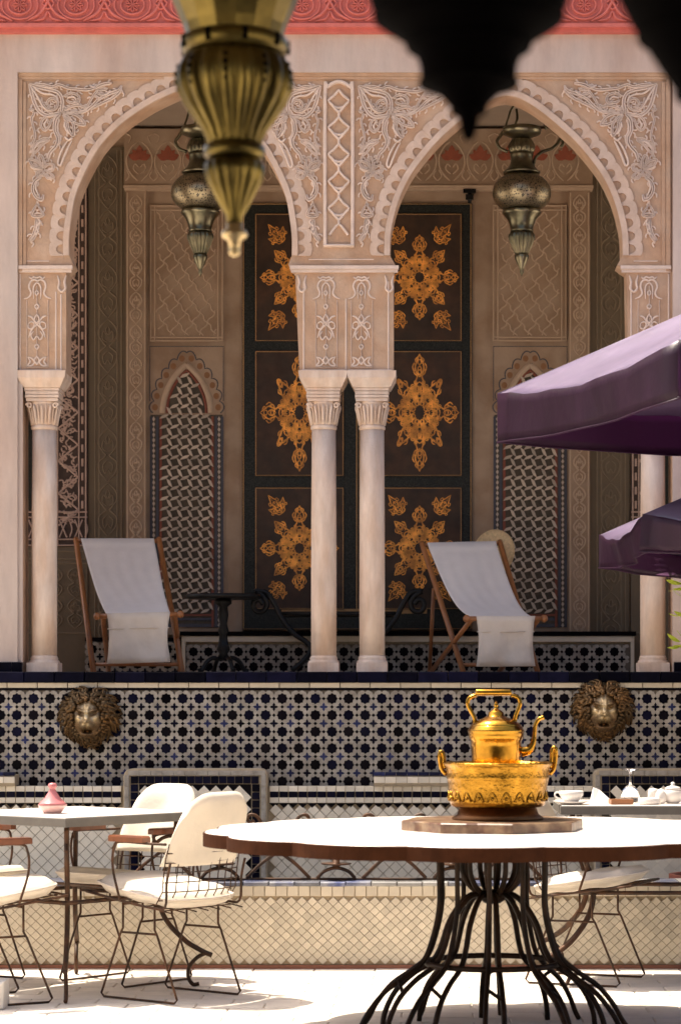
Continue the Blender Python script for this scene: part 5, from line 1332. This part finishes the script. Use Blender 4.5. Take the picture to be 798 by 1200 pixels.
gl_ = px_lathe('wine_glass', 'upturned clear stemmed glass on the right table', 'glass', 738, D, z0, [(11, 0.0), (11.5, .02), (10, .045), (6, .068), (2, .078), (1.2, .09), (1.2, .135), (3, .141), (10, .145), (10, .148), (3, .146), (.2, .146)], m_glass, 32)
px_lathe('butter_dish', 'small low round white dish right of the glass', 'dish', 760, 10.5, z0, [(10, 0), (12.5, .002), (13, .006), (13, .024), (12, .028), (9, .026), (.2, .026)], m_porc)
px_lathe('egg_shaker', 'egg shaped white shaker beside the low dish', 'shaker', 774, 10.58, z0, [(3, 0), (6, .004), (6.8, .02), (6, .045), (3.4, .062), (.2, .066)], m_porc)
px_lathe('salt_shaker', 'white cylindrical shaker behind the egg shaped one', 'shaker', 765, 10.75, z0, [(6, 0), (6.6, .004), (6.4, .045), (5, .058), (.2, .062)], m_porc)
sb = thing('sugar_bowl', 'white lidded sugar bowl at the right picture edge', 'bowl', (PX(788, 10.6), 10.6, z0), 0, None, False); kk = 10.6 / FPX
MB().lathe([(6 * kk, 0), (9 * kk, .006), (12 * kk, .03), (11.5 * kk, .052), (10 * kk, .06), (.2 * kk, .06)], seg=28).build('bowl', m_porc, sb)
MB().lathe([(10.4 * kk, .0605), (8 * kk, .072), (3 * kk, .078), (2 * kk, .082), (2.8 * kk, .09), (.3 * kk, .095)], seg=28).build('lid', m_porc, sb)
# --- block at the lower left corner
o = MB().bev((0, 0, 0), (.15, .15, .11), .012).build('stone_block', m_block); o.location = (PX(-14, 9.7), 9.7, .056); tag(o, 'white stone block on the floor at the lower left corner', 'block')

# ================================================================== PARASOLS
def parasol(label, C0, C1, n, zc, val, rise, flip=1):
    """regular n-gon canopy given two neighbouring corners (x,y); zc corner height, val valance height"""
    e = Vector((C1[0] - C0[0], C1[1] - C0[1])); L = e.length; Rr = L / (2 * math.sin(PI / n))
    mid = Vector(((C0[0] + C1[0]) / 2, (C0[1] + C1[1]) / 2)); nrm = Vector((-e.y, e.x)).normalized() * flip
    cen = mid + nrm * (L / (2 * math.tan(PI / n)))
    t = thing('parasol', label, 'parasol', (cen.x, cen.y, 0), 0, 'purple parasols', False)
    a0 = math.atan2(C0[1] - cen.y, C0[0] - cen.x)
    sg = 1 if (math.atan2(C1[1] - cen.y, C1[0] - cen.x) - a0 + 4 * PI) % (2 * PI) < PI else -1
    cor = [(Rr * math.cos(a0 + sg * 2 * PI * q / n), Rr * math.sin(a0 + sg * 2 * PI * q / n)) for q in range(n)]
    for q in range(n):
        a, b = cor[q], cor[(q + 1) % n]; nu, nv = 12, 10; vs = []; fs = []
        for j in range(nv + 1):
            v = j / nv
            for i in range(nu + 1):
                u = i / nu; x, y = a[0] + (b[0] - a[0]) * u, a[1] + (b[1] - a[1]) * u
                z = zc + rise * v - .06 * math.sin(PI * u) * (1 - v) ** 1.5 - .03 * math.sin(PI * v) * math.sin(PI * u)
                z += .006 * math.sin(u * 23 + q) * (1 - v) ** 3
                vs.append((x * (1 - v * .985), y * (1 - v * .985), z))
        for j in range(nv):
            for i in range(nu): k_ = j * (nu + 1) + i; fs.append((k_, k_ + 1, k_ + nu + 2, k_ + nu + 1))
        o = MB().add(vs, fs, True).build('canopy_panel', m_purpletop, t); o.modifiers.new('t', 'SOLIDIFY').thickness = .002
        vs = []; fs = []; nv2 = 5
        for j in range(nv2 + 1):
            v = j / nv2
            for i in range(nu + 1):
                u = i / nu; x, y = a[0] + (b[0] - a[0]) * u, a[1] + (b[1] - a[1]) * u
                f = 1 + .012 * math.sin(u * 17 + q * 2) * v - .025 * v * math.sin(PI * u)
                z = zc - .06 * math.sin(PI * u) * (1 - .6 * v) + .006 * math.sin(u * 23 + q) * (1 - v) - val * v + .002
                vs.append((x * f * 1.002, y * f * 1.002, z))
        for j in range(nv2):
            for i in range(nu): k_ = j * (nu + 1) + i; fs.append((k_, k_ + 1, k_ + nu + 2, k_ + nu + 1))
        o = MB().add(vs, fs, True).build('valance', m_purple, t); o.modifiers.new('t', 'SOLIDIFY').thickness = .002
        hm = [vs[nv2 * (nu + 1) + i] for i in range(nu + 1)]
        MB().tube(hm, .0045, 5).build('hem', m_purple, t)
        MB().tube([(a[0] * .985, a[1] * .985, zc - .02), (a[0] * .04, a[1] * .04, zc + rise - .05)], .010, 6).build('rib', m_wood, t)
        MB().tube([(a[0] * .5, a[1] * .5, zc + rise * .5 - .05), (a[0] * .03, a[1] * .03, zc - .12)], .008, 6).build('strut', m_wood, t)
    MB().tube([(0, 0, .05), (0, 0, zc + rise + .02)], .025, 14).build('pole', m_wood, t)
    MB().lathe([(.24, 0), (.25, .02), (.22, .05), (.06, .07), (.04, .25)], seg=32).build('foot', m_block, t)
    MB().ball((0, 0, zc + rise + .04), .04).build('finial', m_wood, t); MB().lathe([(.05, zc - .15), (.05, zc - .10)], seg=16).build('hub', m_blackiron, t)
    return t
def cpt(px, py, h): s_ = (VY - py) / h; D = FPX / s_; return (PX(px, D), D)
parasol('large purple parasol nearest the top right, reaching the right niche', cpt(583, 462, 1.35), cpt(795, 400, 1.35), 4, EYE + 1.35, .215, .42, 1)
parasol('lower purple parasol at the right edge below the large one', cpt(702, 627, .77), cpt(753, 604, .77), 8, EYE + .77, .155, .62, 1)

# ================================================================== LANTERNS NEAR US, UNDER THE GALLERY
ROOF_Z, ROOF_D = 3.35, 6.0
o = MB().box((-.2, ROOF_D / 2 - 2.2, ROOF_Z + .12), (9, ROOF_D + 4.4, .24)).build('gallery_ceiling', m_gallery); o['kind'] = 'structure'
o = MB().box((-.2, -4.5, 1.6), (9, .2, 3.9)).build('sky_blocking_wall', m_gallery); o['kind'] = 'structure'  # unseen wall added behind the camera to block sky light
o = MB().box((-.2, ROOF_D - .05, ROOF_Z - .03), (9, .2, .12)).build('gallery_beam', m_beam); o['kind'] = 'structure'
def hang(t, z, ztop):
    ch = MB(); i = 0
    while z < ztop:
        pts = [((.012 * math.cos(a)) * (i % 2), (.012 * math.cos(a)) * (1 - i % 2), z + .02 + .025 * math.sin(a)) for a in [2 * PI * q / 8 for q in range(8)]]
        ch.tube(pts, .004, 5, closed=True); z += .038; i += 1
    ch.build('chain', m_blackiron, t)
D = 5.0; k = D / FPX; zt_ = PZ(300, D)
bl = thing('brass_lantern', 'out of focus brass lantern hanging close to us at upper left', 'lantern', (PX(275, D), D, zt_), 0.1, None, False)
Z = lambda py: PZ(py, D) - zt_
MB().lathe([(73 * k, Z(-42)), (76 * k, Z(-20)), (74 * k, Z(0)), (66 * k, Z(18)), (60 * k, Z(32)), (57 * k, Z(44))], seg=16, smooth=False).build('upper_bowl', m_lantern_brass, bl)
MB().lathe([(76 * k, Z(-40)), (60 * k, Z(-70)), (30 * k, Z(-110)), (14 * k, Z(-130)), (5 * k, Z(-140))], seg=24).build('cap', m_lantern_brass, bl)
MB().lathe([(57 * k, Z(44)), (62 * k, Z(47)), (64 * k, Z(55)), (61 * k, Z(62)), (57 * k, Z(66))], seg=32).build('upper_collar', m_lantern_brass, bl)
for q in range(9):
    a = 2 * PI * q / 9; MB().box((61.5 * k * math.cos(a), 61.5 * k * math.sin(a), Z(54.5)), (.012, .010, .026), a).build('collar_slot', m_lantern_black, bl)
pr = [(56, 66, 0), (62, 72, .3), (68, 84, .6), (69.5, 96, .9), (67, 108, 1), (59, 124, 1), (48, 140, 1), (38, 154, 1), (33, 166, .8), (31.5, 171, .2)]
MB().lathe([(a * k, Z(b), f) for a, b, f in pr], seg=144, flute=18, fd=.13).build('fluted_bowl', m_lantern_brass, bl)
sl_ = MB()
for q in range(9):
    a = 2 * PI * (q + .5) / 9
    for s_ in range(4):
        py = 80 + 9 * s_; rr = (66, 69, 68.5, 66)[s_]; sl_.ball((rr * .985 * k * math.cos(a), rr * .985 * k * math.sin(a), Z(py)), .006, 8, 5)
sl_.build('punched_hole', m_lantern_black, bl, kind='stuff')
MB().lathe([(31.5 * k, Z(171)), (36 * k, Z(173)), (36 * k, Z(183)), (33 * k, Z(186)), (29 * k, Z(187))], seg=32).build('lower_collar', m_lantern_brass, bl)
MB().lathe([(29 * k, Z(187)), (35.5 * k, Z(194), .4), (35.5 * k, Z(204), .8), (31 * k, Z(216), 1), (23 * k, Z(230), 1), (15 * k, Z(245), .8), (10 * k, Z(254), .3), (9 * k, Z(264))], seg=96, flute=14, fd=.12).build('lower_bowl', m_lantern_brass, bl)
MB().lathe([(10 * k, Z(262)), (9 * k, Z(268)), (14 * k, Z(271)), (16 * k, Z(275)), (14 * k, Z(279)), (7.5 * k, Z(282)), (6.5 * k, Z(294)), (7 * k, Z(297)), (4 * k, Z(300)), (.3 * k, Z(301))], seg=28).build('finial', M('pale_brass', (.62, .48, .25), .3, metal=.8), bl)
hang(bl, Z(-142), ROOF_Z - zt_)
def dark_lantern(label, px, D, prof, ztip, top):
    k = D / FPX; zt_ = PZ(ztip, D)
    t = thing('dark_lantern', label, 'lantern', (PX(px, D), D, zt_), .2, 'blackened lanterns under the gallery', False); Z = lambda py: PZ(py, D) - zt_
    MB().lathe([(a * k, Z(b)) for a, b in prof], seg=48, flute=0).build('lantern_body', m_lantern_black, t)
    MB().lathe([(prof[-1][0] * k, Z(prof[-1][1])), (prof[-1][0] * .8 * k, Z(top - 30)), (prof[-1][0] * .3 * k, Z(top - 90)), (4 * k, Z(top - 120))], seg=32).build('lantern_cap', m_lantern_black, t)
    rg = MB()
    for a, b in prof[4::4]: rg.tube([((a + 1) * k * math.cos(2 * PI * q / 32), (a + 1) * k * math.sin(2 * PI * q / 32), Z(b)) for q in range(32)], .004, 6, closed=True)
    rg.build('ring_moulding', m_lantern_black, t)
    hang(t, Z(top - 120), ROOF_Z - zt_)
DP = [(.5, 166), (6, 163), (10, 152), (12, 140), (18, 130), (28, 118), (36, 110), (48, 103), (55, 97), (56, 90), (57, 78), (61, 66), (70, 54), (80, 44), (92, 36), (103, 29), (108, 20), (113, 10), (117, -2), (119, -20), (112, -50)]
dark_lantern('black silhouetted lantern hanging close to us at the top centre', 549, 3.0, DP, 166, -50)
DP2 = [(.5, 166), (8, 158), (20, 146), (36, 128), (52, 110), (64, 92), (76, 74), (86, 58), (96, 42), (106, 26), (114, 10), (122, -6), (130, -22), (132, -40), (122, -70)]
dark_lantern('black silhouetted lantern cut off by the top right corner', 846, 2.7, DP2, 166, -70)
# --- sunlit leafy twigs at the right edge
pl_ = thing('leafy_shrub', 'bright yellow green shrub leaves at the right edge by the column', 'shrub', (PX(830, 11.6), 11.6, 0))
st = MB(); D = 11.6
st.tube([Vector((PX(830, D), D, 0.0)), P(828, 1000, D), P(822, 860, D), P(815, 760, D), P(812, 690, D)], [.02, .018, .014, .01, .006], 7); st.build('stem', m_twig, pl_)
pot_ = MB().lathe([(.12, 0), (.15, .05), (.19, .34), (.21, .36), (.21, .40), (.18, .40), (.17, .34), (.01, .33)], (PX(835, D), D + .05, 0), 28).build('pot', m_rust, pl_)
def leaf(c, L, w_, ang, tilt):
    vs = []; fs = []
    for i in range(6):
        t_ = i / 5; hw = w_ * math.sin(PI * min(1, t_ * .94 + .05)) ** .8
        for s_ in (-1, 0, 1): vs.append(Vector((t_ * L, s_ * hw, -.25 * L * t_ * t_ - (.12 * w_ if s_ == 0 else 0))))
    for i in range(5):
        for s_ in (0, 1): a = i * 3 + s_; fs.append((a, a + 1, a + 4, a + 3))
    m_ = Matrix.Rotation(ang, 3, 'Y') @ Matrix.Rotation(tilt, 3, 'X')
    return MB().add([m_ @ v + c for v in vs], fs, True).build('leaf', m_leaf, pl_)
for (px, py, L, an) in ((798, 684, .075, 178), (797, 690, .06, 205), (796, 752, .07, 160), (797, 757, .065, 200), (795, 722, .05, 180), (806, 686, .085, 175), (806, 688, .075, 200), (800, 700, .05, 160), (808, 720, .07, 190), (803, 722, .06, 170), (806, 752, .075, 150), (806, 756, .07, 195), (804, 768, .05, 120), (812, 700, .07, 250), (812, 690, .08, 300), (816, 730, .08, 20), (816, 760, .08, -20), (814, 712, .08, 40), (818, 790, .08, 170), (820, 800, .09, 200), (818, 780, .08, 10)):
    leaf(P(px, py, D + random.uniform(-.06, .06)), L, .016 + random.random() * .006, R(180 - an) + PI, random.uniform(-.7, .7))
